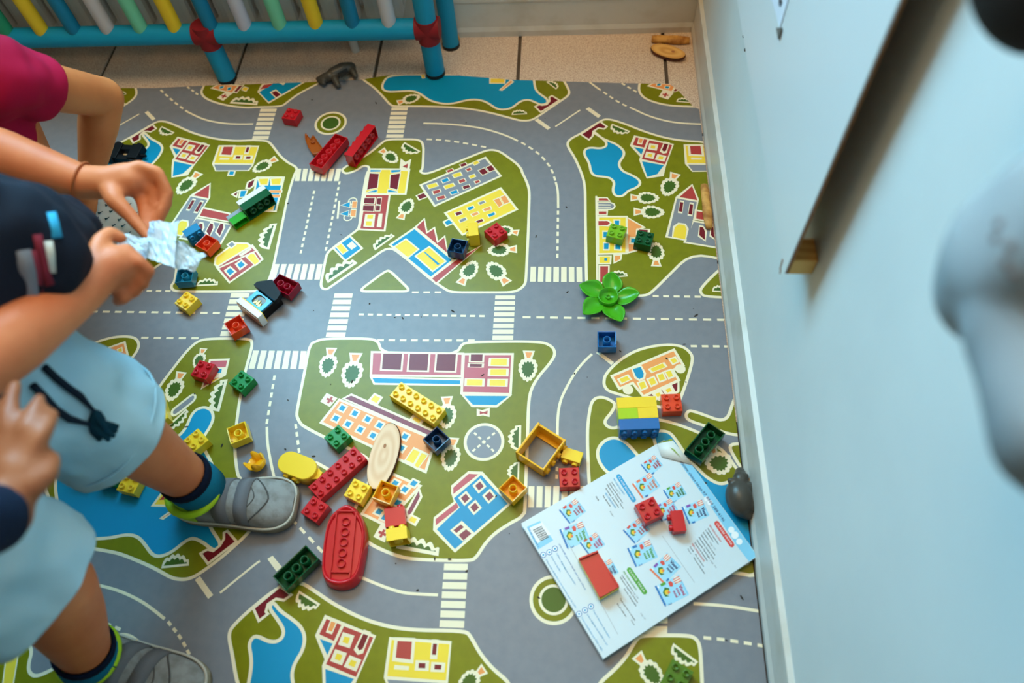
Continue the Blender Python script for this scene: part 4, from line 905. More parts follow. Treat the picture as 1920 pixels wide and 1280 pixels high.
# ------------------------------------------------------------------ people
def blob(name, items, voxel, material, parent=None, smooth=6, keep=None, cuts=(), folds=0.0):
    """items: ('c', [(p, r), ...]) tapered limbs, ('e', p, (rx,ry,rz), rotation) ellipsoids -> one continuous remeshed surface"""
    bm = bmesh.new()
    def sphere(p, r):
        bmesh.ops.create_icosphere(bm, subdivisions=3 if r > 0.02 else 2, radius=r, matrix=Matrix.Translation(p))
    def cone(p, q, r0, r1):
        d = q-p
        if d.length < 1e-5: return
        m = Matrix.Translation((p+q)/2) @ d.to_track_quat('Z', 'Y').to_matrix().to_4x4()
        bmesh.ops.create_cone(bm, cap_ends=True, segments=20, radius1=r0, radius2=r1, depth=d.length, matrix=m)
    for it in items:
        if it[0] == 'c':
            ch = [(Vector(p), r) for p, r in it[1]]
            for p, r in ch: sphere(p, r)
            for (p, r), (q, s) in zip(ch, ch[1:]): cone(p, q, r, s)
        else:
            rot = Euler(it[3]).to_matrix().to_4x4() if len(it) > 3 else Matrix()
            bmesh.ops.create_icosphere(bm, subdivisions=3, radius=1.0, matrix=Matrix.Translation(it[1]) @ rot @ Matrix.Diagonal((*it[2], 1)))
    me = bpy.data.meshes.new(name); bm.to_mesh(me); bm.free()
    o = bpy.data.objects.new(name, me); COL.objects.link(o)
    md = o.modifiers.new('r', 'REMESH'); md.mode = 'VOXEL'; md.voxel_size = voxel
    sm = o.modifiers.new('s', 'SMOOTH'); sm.iterations = smooth; sm.factor = 0.5
    if folds:
        tx = bpy.data.textures.get('folds') or bpy.data.textures.new('folds', 'CLOUDS'); tx.noise_scale = 0.07; tx.noise_depth = 1
        dm = o.modifiers.new('d', 'DISPLACE'); dm.texture = tx; dm.strength = folds; dm.mid_level = 0.5; dm.texture_coords = 'LOCAL'
    ev = o.evaluated_get(bpy.context.evaluated_depsgraph_get()); m2 = bpy.data.meshes.new_from_object(ev)
    o.modifiers.clear(); o.data = m2; bpy.data.meshes.remove(me)
    m2.materials.clear(); m2.materials.append(material)
    for p in m2.polygons: p.use_smooth = True
    if keep:                            # cut away faces (hems, cuffs)
        bm = bmesh.new(); bm.from_mesh(m2)
        for co_, no_ in cuts: bmesh.ops.bisect_plane(bm, geom=bm.verts[:]+bm.edges[:]+bm.faces[:], plane_co=co_, plane_no=no_)
        bmesh.ops.delete(bm, geom=[f for f in bm.faces if not keep(f.calc_center_median())], context='FACES'); bm.to_mesh(m2); bm.free()
        so = o.modifiers.new('t', 'SOLIDIFY'); so.thickness = 0.004; so.offset = -1
    if parent is not None: o.parent = parent
    return o
SKIN = mat('skin', (214,126,80), 0.5, 0.35, noise=(14, (196,104,62), 0.35, 0.75), sss=0.08)
SKIN2 = mat('skin_tan', (206,122,70), 0.5, 0.35, noise=(14, (186,102,56), 0.35, 0.75), sss=0.08)
NAVY = mat('navy_jersey', (16,22,36), 0.85, 0.2, bump=(400, 0.2)); HAIR = mat('dark_hair', (40,26,18), 0.6, 0.3, bump=(260, 0.5))
def hand(palm_a, palm_b, thick, wid, fingers, thumb):
    """palm between two points, fingers given as chains of points"""
    out = [('c', [(palm_a, thick*1.05), (palm_b, thick)])]
    for f in fingers: out.append(('c', [(p, r) for p, r in zip(f, (0.0085, 0.0080, 0.0072, 0.0064))]))
    out.append(('c', [(p, r) for p, r in zip(thumb, (0.012, 0.0095, 0.0080, 0.0070))]))
    out.append(('c', [(palm_a, thick*0.9), (thumb[0], 0.0125)]))
    for f in fingers: out.append(('c', [(palm_a, thick*0.85), (f[0], 0.0095)]))
    return out
def head_items(c, fwd, s=1.0):
    c = Vector(c); f = Vector(fwd).normalized(); sd = Vector((-f.y, f.x, 0)).normalized(); yaw = math.atan2(f.y, f.x)
    it = [('e', c, (0.088*s, 0.074*s, 0.100*s), (0, 0, yaw)), ('e', c+f*0.035*s+Vector((0,0,-0.05*s)), (0.045*s, 0.048*s, 0.050*s), (0,0,yaw)),
          ('c', [(c+f*0.088*s+Vector((0,0,0.008*s)), 0.006*s), (c+f*0.099*s+Vector((0,0,-0.018*s)), 0.010*s)]), ('e', c+f*0.076*s+Vector((0,0,-0.050*s)), (0.010*s, 0.020*s, 0.007*s), (0,0,yaw))]
    for k in (-1, 1): it.append(('e', c+sd*k*0.074*s+Vector((0,0,-0.012*s)), (0.016*s, 0.008*s, 0.024*s), (0,0,yaw)))
    return it
def head_extras(parent, c, fwd, s=1.0):
    c = Vector(c); f = Vector(fwd).normalized(); sd = Vector((-f.y, f.x, 0)).normalized(); yaw = math.atan2(f.y, f.x)
    blob('hair', [('e', c-f*0.012*s+Vector((0,0,0.018*s)), (0.094*s, 0.082*s, 0.098*s), (0,0,yaw)), ('e', c-f*0.03*s+Vector((0,0,-0.02*s)), (0.07*s, 0.078*s, 0.075*s), (0,0,yaw))], 0.007, HAIR, parent, 3)
    for k in (-1, 1):
        mb = MB(); p = c+f*0.076*s+sd*k*0.032*s+Vector((0,0,0.006*s))
        T = Matrix.Translation(p)
        mb.lathe([(0.0001,0.011*s),(0.006*s,0.009*s),(0.0095*s,0.005*s),(0.011*s,0),(0.0095*s,-0.005*s),(0.006*s,-0.009*s),(0.0001,-0.011*s)], mat('eye', (240,238,232), 0.2), 14, T); mb.build('eye', parent)
        mb = MB(); mb.lathe([(0.0001,0.0012),(0.004*s,0.0008),(0.0055*s,-0.001)], mat('iris', (50,32,20), 0.2), 14, Matrix.Translation(p+f*0.0105*s) @ f.to_track_quat('Z','Y').to_matrix().to_4x4()); mb.build('iris', parent)
V = Vector
# --- child with light blue shorts, leaning in from the left
sh1, el1, wr1 = V((-0.80,0.64,0.70)), G((-75,268),0.47), G((158,342),0.415)
sh2, el2, wr2 = V((-0.68,0.30,0.76)), G((-62,690),0.57), G((150,548),0.505)
hip1, kn1, an1 = V((-0.645,0.36,0.50)), G((205,795),0.30), G((362,905),0.085)
hip2, kn2, an2 = V((-0.665,0.20,0.50)), G((95,1105),0.30), G((163,1228),0.085)
HC = V((-0.80,0.47,0.98))
Z = lambda x, y, z: G((x, y), z)
f1 = [[Z(262,312,.428), Z(296,322,.420), Z(316,362,.400), Z(300,404,.388)], [Z(272,322,.420), Z(304,340,.410), Z(314,380,.392), Z(296,418,.382)], [Z(268,338,.412), Z(290,362,.398), Z(288,400,.385), Z(280,430,.380)], [Z(256,352,.405), Z(268,384,.392), Z(272,416,.384), Z(272,442,.380)]]
t1 = [Z(215,375,.42), Z(245,405,.408), Z(268,432,.398), Z(284,450,.392)]
f2 = [[Z(236,470,.498), Z(262,492,.492), Z(280,508,.480), Z(270,524,.472)], [Z(232,490,.488), Z(258,512,.480), Z(270,530,.470), Z(256,540,.464)], [Z(222,512,.480), Z(246,532,.472), Z(254,546,.464), Z(240,552,.46)], [Z(208,532,.476), Z(228,548,.470), Z(232,560,.464), Z(220,564,.46)]]
t2 = [Z(176,486,.512), Z(188,452,.512), Z(206,436,.505), Z(228,446,.496)]
body1 = [('c', [(sh1, .040), (el1, .036)]), ('c', [(el1, .0365), (el1.lerp(wr1, .35), .036), (wr1, .0235)]), ('c', [(sh2, .040), (el2, .036)]), ('c', [(el2, .0365), (el2.lerp(wr2, .35), .036), (wr2, .0245)])]
body1 += hand(Z(205,342,.418), Z(245,338,.416), .0205, 0, f1, t1) + [('c', [(wr1, .0235), (Z(205,342,.418), .022), (Z(240,330,.420), .019)])]
body1 += hand(Z(186,510,.500), Z(215,496,.495), .0215, 0, f2, t2) + [('c', [(wr2, .0245), (Z(186,508,.500), .0235), (Z(216,494,.494), .020)])]
body1 += [('c', [(hip1, .070), (kn1, .047), (kn1.lerp(an1, .35), .044), (an1, .031)]), ('c', [(hip2, .070), (kn2, .047), (kn2.lerp(an2, .35), .044), (an2, .031)]),
          ('c', [(an1, .031), (V((an1.x+.012, an1.y, .040)), .024), (V((an1.x+.07, an1.y-.002, .028)), .014)]), ('c', [(an2, .031), (V((an2.x+.004, an2.y, .042)), .024)]),
          ('c', [(V((-.655,.28,.52)), .080), (V((-.665,.38,.63)), .070), (V((-.72,.47,.74)), .066), (V((-.775,.48,.84)), .042), (HC-V((0,0,.06)), .045)]), ('c', [(sh1, .045), (V((-.735,.46,.75)), .06), (sh2, .040)])] + head_items(HC, (1, .1, -.5))
child1 = tag(blob('person', body1, 0.0036, SKIN, None, 5), 'child in light blue shorts and grey shoes leaning in with a crinkled wrapper', 'person')
head_extras(child1, HC, (1, .1, -.35))
M_SHORTS = mat('light_blue_cotton', (170,206,220), 0.85, 0.2, noise=(5, (158,196,214), 0.35, 0.7), bump=(34, 0.5))
def hem(p): return (p - (kn1 if p.y > 0.275 else kn2)).z
ax1 = (kn1-hip1).normalized(); ax2 = (kn2-hip2).normalized()
shorts = blob('shorts', [('c', [(V((-.655,.28,.545)), .108), (hip1, .100), (kn1-ax1*0.02, .082), (kn1+ax1*0.09, .080)]), ('c', [(V((-.655,.28,.545)), .108), (hip2, .100), (kn2-ax2*0.02, .082), (kn2+ax2*0.09, .080)])], 0.006, M_SHORTS, child1, 6,
              keep=lambda p: p.z < 0.575 and ((p-kn1).dot(ax1) < 0.012 if p.y > 0.275 else (p-kn2).dot(ax2) < -0.020), cuts=[(kn1+ax1*.012, ax1), (kn2-ax2*.020, ax2), ((0,0,.575), (0,0,1))], folds=0.026)
top = blob('striped_top', [('c', [(G((15,470),.56), .075), (G((75,455),.50), .060), (G((130,440),.45), .045)]), ('c', [(V((-.655,.28,.545)), .112), (V((-.64,.36,.560)), .110), (V((-.625,.43,.575)), .105), (V((-.66,.43,.64)), .108), (V((-.72,.47,.74)), .094), (V((-.77,.48,.81)), .055)]), ('c', [(sh1, .058), (sh1.lerp(el1, .45), .052)]), ('c', [(sh2, .058), (sh2.lerp(el2, .40), .052)]), ('c', [(sh1, .058), (V((-.745,.45,.75)), .08), (sh2, .058)])], 0.006, NAVY, child1, 6, keep=lambda p: p.z > 0.505 or p.y > .44, cuts=[((0,0,.505), (0,0,1))], folds=0.026)
from mathutils.bvhtree import BVHTree
def bvh_of(o): return BVHTree.FromPolygons([o.matrix_world @ v.co for v in o.data.vertices], [p.vertices[:] for p in o.data.polygons])
def hitpx(bvh, p, off=0.004):
    d = ray(p).normalized(); h = bvh.ray_cast(V((0,0,CAMH)), d)
    return None if h[0] is None else h[0] - d*off
bs = bvh_of(shorts)
bt_ = bvh_of(top)
for col_, pth, w_ in (((34,150,190), [(92,398),(98,420),(104,445)], .006), ((206,206,196), [(88,452),(92,475),(94,512)], .005), ((120,20,44), [(70,440),(76,470),(84,505),(94,535)], .004), ((110,112,120), [(40,470),(50,510),(56,560),(62,600)], .008), ((120,20,44), [(62,470),(72,520),(76,560)], .003)):
    hs = [hitpx(bt_, p, .0025) for p in pth]
    hs = [h for h in hs if h is not None]
    if len(hs) > 1:
        mb = MB(); vs = []
        for i_, h in enumerate(hs):
            t_ = (hs[min(i_+1, len(hs)-1)]-hs[max(0, i_-1)]).normalized(); s2 = t_.cross((V((0,0,CAMH))-h).normalized()).normalized()*w_; vs += [h-s2, h+s2]
        mb.add(vs, [(2*k, 2*k+1, 2*k+3, 2*k+2) for k in range(len(hs)-1)], mat('stripe_%d_%d' % col_[:2], col_, 0.85), True); o = mb.build('stripe', child1); so = o.modifiers.new('s', 'SOLIDIFY'); so.thickness = .002
def on_shorts(p, off=0.004, z=0.5):
    h = hitpx(bs, p, off); return h if h is not None else G(p, z)
CORD = mat('navy_cord', (14,30,46), 0.8, 0.2)
for path, tas in (([(84,688),(105,708),(130,728),(150,742),(165,758),(178,772)], (184,782)), ([(62,722),(80,740),(105,768),(130,785),(155,792),(172,796)], (192,806))):
    mb = MB(); pts = [on_shorts(p, 0.005) for p in path]; mb.tube(pts, [.0042]*4+[.0026, .0022], CORD, 10); co = mb.build('drawstring', child1)
    a = pts[-1]; b = on_shorts(tas, 0.007); dd = (b-a).normalized(); mb = MB()
    for k in range(14):
        q = b + V((random.uniform(-.010,.010), random.uniform(-.010,.010), random.uniform(-.003,.004))) + dd*0.010
        mb.tube([a, a.lerp(q, .5)+V((0,0,.003)), q], [.0035, .0048, .0026], mat('tassel', (12,50,66), 0.9, 0.1), 6)
    mb.build('tassel', co)
# seam and turned hem of the shorts
pts = []
for k in range(37):
    a = 2*math.pi*k/36; u_ = ax1.orthogonal().normalized(); v_ = ax1.cross(u_)
    pts.append(kn1 + ax1*(-0.008) + (u_*math.cos(a)+v_*math.sin(a))*0.0815)
mb = MB(); mb.tube(pts, 0.0016, M_SHORTS, 6, False); mb.build('hem_stitch', child1)
# bracelet
dw = (wr1-el1).normalized(); u_ = dw.orthogonal().normalized(); v_ = dw.cross(u_)
mb = MB(); mb.tube([wr1 - dw*0.004 + (u_*math.cos(2*math.pi*k/28)+v_*math.sin(2*math.pi*k/28))*0.0265 for k in range(29)], 0.0016, mat('bracelet_cord', (170,84,30), 0.7), 8, False); mb.build('bracelet', child1)
# --- shoes and socks
def shoe(h, t):
    d = (t-h); d.z = 0; L = d.length; d.normalize(); s = L/0.205
    r = empty('shoe'); r.parent = child1; r.matrix_world = frame((h.x+d.x*L/2, h.y+d.y*L/2, 0.0008), d, (0,0,1))
    sec = [(-.101,.012,.030,.030),(-.096,.024,.034,.050),(-.080,.031,.036,.064),(-.055,.034,.038,.069),(-.025,.035,.040,.067),(0,.037,.042,.062),(.025,.040,.043,.055),(.050,.0425,.042,.047),(.072,.0415,.038,.041),(.090,.034,.032,.034),(.099,.020,.026,.027)]
    mb = MB(); N = 16; vs = []
    for x, hw, wz, top_ in sec:
        for k in range(N+1):
            a = math.pi*k/N; c_, s_ = math.cos(a), math.sin(a)
            vs.append((x*s, hw*s*math.copysign(abs(c_)**0.75, c_), (0.014 + (top_-0.014)*s_**0.8)*s))
    mb.add(vs, [(i*(N+1)+k, (i+1)*(N+1)+k, (i+1)*(N+1)+k+1, i*(N+1)+k+1) for i in range(len(sec)-1) for k in range(N)], mat('grey_suede', (152,152,150), 0.75, 0.25, noise=(70, (130,128,124), 0.4, 0.65), bump=(300, 0.2)), True)
    mb.build('upper', r)
    el = [V((x*s*1.02, hw*s*1.08)) for x, hw, _, _ in sec] + [V((x*s*1.02, -hw*s*1.08)) for x, hw, _, _ in reversed(sec)]
    el = rounded(el, 0.01); mb = MB(); n = len(el)
    mb.add([(q.x*k, q.y*k, z*s) for k, z in ((.95,0),(1,.003),(1.015,.012),(1.0,.020),(.94,.021)) for q in el], [(i*n+k, i*n+(k+1) % n, (i+1)*n+(k+1) % n, (i+1)*n+k) for i in range(4) for k in range(n)] + [tuple(range(n-1,-1,-1))], mat('shoe_sole', (150,138,116), 0.7, noise=(60, (120,104,80), 0.4, 0.65)), True); mb.build('sole', r)
    mb = MB(); mb.tube([(q.x*0.985, q.y*0.985, .0215*s) for q in el]+[(el[0].x*.985, el[0].y*.985, .0215*s)], .0022*s, mat('sole_welt', (196,190,176), 0.6), 6, False); mb.build('welt', r)
    for x0_, w_ in ((-.012, .024), (.022, .021)):
        mb = MB(); vs = []
        for xx in (x0_-w_/2, x0_+w_/2):
            f_ = (xx+.025)/.05; hw = (.0355+.004*f_+.0022)*s; tp = (.066-.011*f_+.0035)*s
            for k in range(N+1):
                a = math.pi*(0.06+0.88*k/N); c_, s_ = math.cos(a), math.sin(a)
                vs.append((xx*s, hw*math.copysign(abs(c_)**0.75, c_), .014*s + (tp-.014*s)*s_**0.8))
        mb.add(vs, [(k, N+1+k, N+2+k, k+1) for k in range(N)], mat('strap_grey', (112,112,116), 0.7, 0.25, bump=(300, 0.2)), True)
        o = mb.build('strap', r); so = o.modifiers.new('s', 'SOLIDIFY'); so.thickness = 0.0045; so.offset = 1
    NEON = mat('neon_lining', (176,214,20), 0.7)
    mb = MB(); vs = []
    for x, hw, wz, top_ in [(-.1035,.006,0,.030)]+sec[:4]:
        for k in range(N+1):
            a = math.pi*k/N; c_, s_ = math.cos(a), math.sin(a); vs.append((x*s*1.015, hw*s*1.05*math.copysign(abs(c_)**0.75, c_), (0.020 + (top_*.98-0.020)*s_**0.8)*s))
    mb.add(vs, [(i*(N+1)+k, (i+1)*(N+1)+k, (i+1)*(N+1)+k+1, i*(N+1)+k+1) for i in range(4) for k in range(N)], NEON, True); mb.build('heel_counter', r)
    mb = MB(); mb.tube([((-.056+.042*math.cos(a))*s, .038*s*math.sin(a), (.068+.004*math.cos(a))*s) for a in [2*math.pi*k/24 for k in range(25)]], .0065*s, NEON, 10, False); mb.build('collar', r)
    mb = MB(); mb.tube([(-.100*s, 0, .030*s), (-.102*s, 0, .055*s), (-.096*s, 0, .078*s)], [.010*s, .009*s, .006*s], NEON, 10); mb.build('heel_tab', r)
    # toe cap seam
    def surf(x, q):
        for (xa, ha, _, ta), (xb, hb, _, tb) in zip(sec, sec[1:]):
            if xa <= x <= xb:
                f_ = (x-xa)/(xb-xa); c_ = abs(q)**(1/.75); return (x*s, (ha+(hb-ha)*f_)*s*q, (.014+(ta+(tb-ta)*f_-.014)*math.sqrt(max(0, 1-c_*c_))**.8)*s+.0004)
    for off, rr_ in ((.062, .0013), (.040, .0009)):
        mb = MB(); mb.tube([surf(off-.034*abs(q)**1.6, q) for q in [-.96+1.92*k/20 for k in range(21)]], rr_*s, mat('seam_dark', (84,82,80), 0.8), 6, False); mb.build('toe_seam', r)
    return r
shoe(G((334,940), .02), G((556,944), .02)); d2 = V((.95,-.30,0)).normalized(); shoe(V((an2.x, an2.y, .02))-d2*.055, V((an2.x, an2.y, .02))+d2*.150)
def sock(kn, an):
    d = (kn-an).normalized()
    for nm, a, b, r, c_ in (('sock', -0.03, 0.022, .0375, (22,110,136)), ('sock_band', 0.016, 0.034, .0378, (18,26,46))):
        mb = MB(); N_ = 24; u_ = d.orthogonal().normalized(); v_ = d.cross(u_); vs = []
        for z in (a, (a+b)/2, b):
            for k in range(N_): vs.append(an + d*z + (u_*math.cos(2*math.pi*k/N_)+v_*math.sin(2*math.pi*k/N_))*(r+0.0015*math.sin(3.1*(z-a)/(b-a))))
        mb.add(vs, [(i*N_+k, i*N_+(k+1) % N_, (i+1)*N_+(k+1) % N_, (i+1)*N_+k) for i in range(2) for k in range(N_)], mat('knit_'+nm, c_, 0.9, 0.1, bump=(500, 0.4)), True)
        o = mb.build(nm, child1); so = o.modifiers.new('s', 'SOLIDIFY'); so.thickness = 0.003
sock(kn1, an1); sock(kn2, an2)
# --- child in the magenta T-shirt, sitting further back
MAG = mat('magenta_jersey', (160,12,54), 0.85, 0.15, noise=(6, (136,9,46), 0.4, 0.7), bump=(40, 0.35))
PAT = mat('trouser_cotton', (206,206,200), 0.9, 0.1)
shA, elA, wrA = V((-.80,.835,.462)), G((192,182),0.30), G((172,318),0.20)
hC2 = V((-.86,.86,.66))
hB = [[Z(148,372,.175), Z(140,388,.165), Z(134,398,.155), Z(131,405,.148)], [Z(156,376,.17), Z(150,392,.16), Z(146,402,.15), Z(143,409,.145)], [Z(165,378,.168), Z(162,393,.158), Z(159,403,.15), Z(157,409,.145)], [Z(174,376,.166), Z(174,390,.157), Z(173,398,.15), Z(172,404,.146)]]
tB = [Z(150,350,.19), Z(138,358,.182), Z(129,366,.175), Z(122,374,.17)]
knA = G((232,408),0.090)
body2 = [('c', [(shA, .040), (elA, .033)]), ('c', [(elA, .034), (elA.lerp(wrA, .4), .032), (wrA, .022)])] + hand(Z(165,340,.19), Z(162,362,.178), .018, 0, hB, tB) + [('c', [(wrA, .022), (Z(165,345,.188), .020)])]
body2 += [('c', [(V((-1.02,.82,.14)), .095), (V((-.93,.84,.30)), .088), (V((-.885,.85,.43)), .075), (V((-.87,.855,.53)), .040), (hC2-V((0,0,.05)), .042)]), ('c', [(shA, .045), (V((-.89,.85,.46)), .06), (V((-1.0,.80,.47)), .045), (V((-1.10,.76,.30)), .034), (V((-1.10,.68,.18)), .024)])] + head_items(hC2, (1, .3, -.3))
body2 += [('c', [(V((-1.0,.86,.13)), .07), (knA, .044), (V((-1.02,.93,.045)), .035)]), ('c', [(V((-1.0,.76,.13)), .07), (V((-.99,.70,.085)), .046), (V((-1.1,.68,.045)), .035)])]
child2 = tag(blob('person', body2, 0.0042, SKIN2, None, 5), 'child in a magenta T-shirt kneeling by the radiator guard with one arm bent', 'person')
head_extras(child2, hC2, (1, .3, -.3))
blob('tshirt', [('c', [(V((-1.02,.82,.17)), .108), (V((-.93,.84,.30)), .108), (V((-.89,.84,.41)), .088), (V((-.87,.85,.49)), .05)]), ('c', [(V((-.885,.845,.43)), .066), (shA, .056), (shA.lerp(elA, .27), .052)]), ('c', [(V((-.89,.85,.46)), .07), (V((-1.0,.80,.47)), .056), (V((-1.02,.75,.38)), .05)])], 0.006, MAG, child2, 5, keep=lambda p: p.z > 0.11 and (p-shA.lerp(elA, .27)).dot((elA-shA).normalized()) < 0.004, cuts=[(shA.lerp(elA, .27)+(elA-shA).normalized()*.004, (elA-shA).normalized()), ((0,0,.11), (0,0,1))], folds=0.030)
tro = blob('trousers', [('c', [(V((-1.02,.82,.15)), .105), (V((-1.0,.86,.13)), .082), (knA, .052), (V((-1.0,.93,.06)), .047)]), ('c', [(V((-1.02,.82,.15)), .105), (V((-1.0,.76,.13)), .082), (V((-.99,.70,.090)), .056), (V((-1.1,.68,.06)), .047)])], 0.006, PAT, child2, 5)
bt = bvh_of(tro); M_PRT = mat('trouser_print', (24,72,82), 0.9)
for i in range(9):
    for j in range(6):
        p = (95+i*21+(j % 2)*10+random.uniform(-3,3), 385+j*13+random.uniform(-2,2)); h = hitpx(bt, p, 0.0012)
        if h is None or h.z > 0.25: continue
        mb = MB(); u_ = V((0.005,0,0)); v_ = V((0,0.004,0))
        mb.add([h-u_+v_, h-v_*0.9, h+u_+v_, h+v_*0.2, h-u_+v_+V((0,0,.0008)), h-v_*0.9+V((0,0,.0008)), h+u_+v_+V((0,0,.0008)), h+v_*0.2+V((0,0,.0008))], [(4,5,7),(5,6,7),(0,3,1),(1,3,2),(0,1,5,4),(1,2,6,5),(2,3,7,6),(3,0,4,7)], M_PRT); mb.build('printed_mark', child2)
# --- third child: only the hand with a dark sleeve reaches into view
SKIN3 = mat('skin_shade', (160,96,60), 0.5, 0.35, noise=(14, (144,82,50), 0.35, 0.75), sss=0.08)  # skin tone mildly darkened, some of the hand's shade put into its colour
z3 = 0.572
wr3, el3, sh3 = Z(4,968,z3), Z(-180,1010,.655), V((-.66,.02,.80))
f3 = [[Z(12,832,z3+.010), Z(14,796,z3+.014), Z(20,756,z3+.012), Z(28,722,z3+.006)], [Z(38,836,z3+.010), Z(50,804,z3+.014), Z(64,772,z3+.010), Z(74,750,z3+.004)], [Z(60,848,z3+.008), Z(76,820,z3+.011), Z(90,796,z3+.006), Z(98,776,z3-.001)], [Z(-14,836,z3+.008), Z(-20,800,z3+.012), Z(-20,765,z3+.010), Z(-16,735,z3+.004)]]
t3 = [Z(62,908,z3+.003), Z(84,894,z3+.001), Z(96,874,z3-.003), Z(98,856,z3-.007)]
hC3 = V((-.74,-.02,1.05))
body3 = hand(Z(24,915,z3+.003), Z(28,880,z3+.006), .0165, 0, f3, t3) + [('c', [(Z(4,880,z3+.004), .014), (Z(48,884,z3+.004), .015)]), ('c', [(wr3, .022), (Z(24,915,z3+.003), .019)]), ('c', [(el3, .033), (wr3, .023)]), ('c', [(sh3, .042), (el3, .034)])]
body3 += [('c', [(V((-.74,-.07,.55)), .07), (V((-.74,-.05,.72)), .07), (V((-.74,-.04,.84)), .06), (V((-.74,-.03,.92)), .042), (hC3-V((0,0,.05)), .045)]), ('c', [(sh3, .045), (V((-.74,-.04,.80)), .06), (V((-.86,-.06,.80)), .045), (V((-.90,-.05,.58)), .033), (V((-.85,.0,.42)), .022)])] + head_items(hC3, (.3, 1, -.4))
body3 += [('c', [(V((-.69,-.08,.52)), .050), (V((-.69,-.07,.28)), .038), (V((-.69,-.09,.06)), .03), (V((-.69,.02,.034)), .026)]), ('c', [(V((-.80,-.08,.52)), .050), (V((-.80,-.07,.28)), .038), (V((-.80,-.09,.06)), .03), (V((-.80,.02,.034)), .026)])]
child3 = tag(blob('person', body3, 0.0042, SKIN3, None, 5), 'child in a dark navy sleeve resting a hand on the light blue shorts', 'person')
head_extras(child3, hC3, (.3, 1, -.3))
NV2 = mat('navy_knit', (14,30,52), 0.9, 0.15, bump=(300, 0.3))
blob('sweater', [('c', [(sh3, .055), (el3, .040), (el3.lerp(wr3, .86), .029)]), ('c', [(V((-.74,-.07,.52)), .105), (V((-.74,-.05,.70)), .10), (V((-.74,-.04,.84)), .07), (V((-.74,-.03,.89)), .048)]), ('c', [(sh3, .055), (V((-.74,-.04,.80)), .075), (V((-.86,-.06,.80)), .055), (V((-.90,-.05,.58)), .043), (V((-.86,-.01,.45)), .036)])], 0.006, NV2, child3, 5, keep=lambda p: (p-el3.lerp(wr3, .86)).dot((wr3-el3).normalized()) < 0.01 and p.z > .48, cuts=[(el3.lerp(wr3, .86)+(wr3-el3).normalized()*.01, (wr3-el3).normalized()), ((0,0,.48), (0,0,1))])
blob('trousers', [('c', [(V((-.74,-.08,.53)), .10), (V((-.69,-.08,.48)), .075), (V((-.69,-.07,.28)), .058), (V((-.69,-.09,.06)), .044)]), ('c', [(V((-.74,-.08,.53)), .10), (V((-.80,-.08,.48)), .075), (V((-.80,-.07,.28)), .058), (V((-.80,-.09,.06)), .044)])], 0.006, mat('denim', (40,54,84), 0.9, bump=(300, 0.2)), child3, 5)
for xx in (-.69, -.80):
    blob('shoe', [('c', [(V((xx,-.095,.036)), .033), (V((xx,-.02,.034)), .033), (V((xx,.035,.030)), .028)])], .005, mat('dark_shoe', (36,38,44), 0.6), child3, 4)
# ------------------------------------------------------------------ plastic wrapper held in the hands
M_WRAP = mat('clear_wrapper', (206,226,238), 0.25, 0.6, alpha=0.82, noise=(40, (150,176,200), 0.45, 0.7))
wrap_ = tag(empty('plastic_wrapper', Z(300,455,.385)), 'crumpled pale plastic wrapper held between both hands', 'wrapper')
def crumple(q, zs, amp, name, n=9):
    mb = MB(); c = [G(p, z) for p, z in zip(q, zs)]; vs = []
    for i in range(n+1):
        for j in range(n+1):
            u_, v_ = i/n, j/n; p = (c[0]*(1-u_)+c[1]*u_)*(1-v_) + (c[3]*(1-u_)+c[2]*u_)*v_
            p = p + V((random.uniform(-1,1)*amp*.4, random.uniform(-1,1)*amp*.4, amp*math.sin(7*u_+3*v_)+random.uniform(-1,1)*amp*.6)); vs.append(p)
    mb.add(vs, [(i*(n+1)+j, (i+1)*(n+1)+j, (i+1)*(n+1)+j+1, i*(n+1)+j+1) for i in range(n) for j in range(n)], M_WRAP, False)
    o = part(mb, name, wrap_); so = o.modifiers.new('s', 'SOLIDIFY'); so.thickness = 0.0006; return o
crumple([(281,416),(337,414),(326,502),(272,482)], (.402,.402,.392,.396), .0022, 'front_flap'); crumple([(333,450),(388,479),(362,510),(320,499)], (.392,.380,.374,.386), .0022, 'loose_corner'); crumple([(232,438),(280,448),(274,486),(220,458)], (.410,.404,.398,.412), .0020, 'gripped_end')
# ------------------------------------------------------------------ book lying face down
BZ = 0.0125
bookP = [G(p, BZ) for p in ((977,981), (1246,821), (1421,1042), (1131,1235))]
bc = sum(bookP, V())/4
book = tag(empty('school_book', (bc.x, bc.y, 0)), 'worn school book lying face down with a pale blue printed back cover', 'book')
def bpart(mb, name, par=None): return part(mb, name, book) if par is None else part(mb, name, par)
p2d = [v.to_2d() for v in bookP]
fold = [G((1231.5,832), BZ).to_2d(), G((1297,871), BZ).to_2d()]
M_COVER = mat('book_cover', (214,226,232), 0.3, 0.5); M_PAGE = mat('book_pages', (222,220,210), 0.8, noise=(200, (190,186,172), 0.4, 0.6))
mb = MB(); ins = [p + (bc.to_2d()-p).normalized()*0.003 for p in p2d]; mb.prism(ins, 0.0016, BZ-0.0007, M_PAGE); bpart(mb, 'pages')
mb = MB(); mb.prism(p2d, 0.0008, 0.0018, M_COVER); bpart(mb, 'front_cover')
mb = MB(); mb.prism([p2d[0], fold[0], fold[1], p2d[2], p2d[3]], BZ-0.0006, BZ, M_COVER); cover = bpart(mb, 'back_cover')
mb = MB(); mb.prism([fold[0]+V((.002,.002)), G((1259,822), BZ).to_2d(), fold[1]+V((-.003,.003))], BZ-0.0007, BZ-0.0003, mat('inner_page', (196,200,70), 0.6, noise=(60, (120,150,40), 0.45, 0.6))); bpart(mb, 'inner_page')
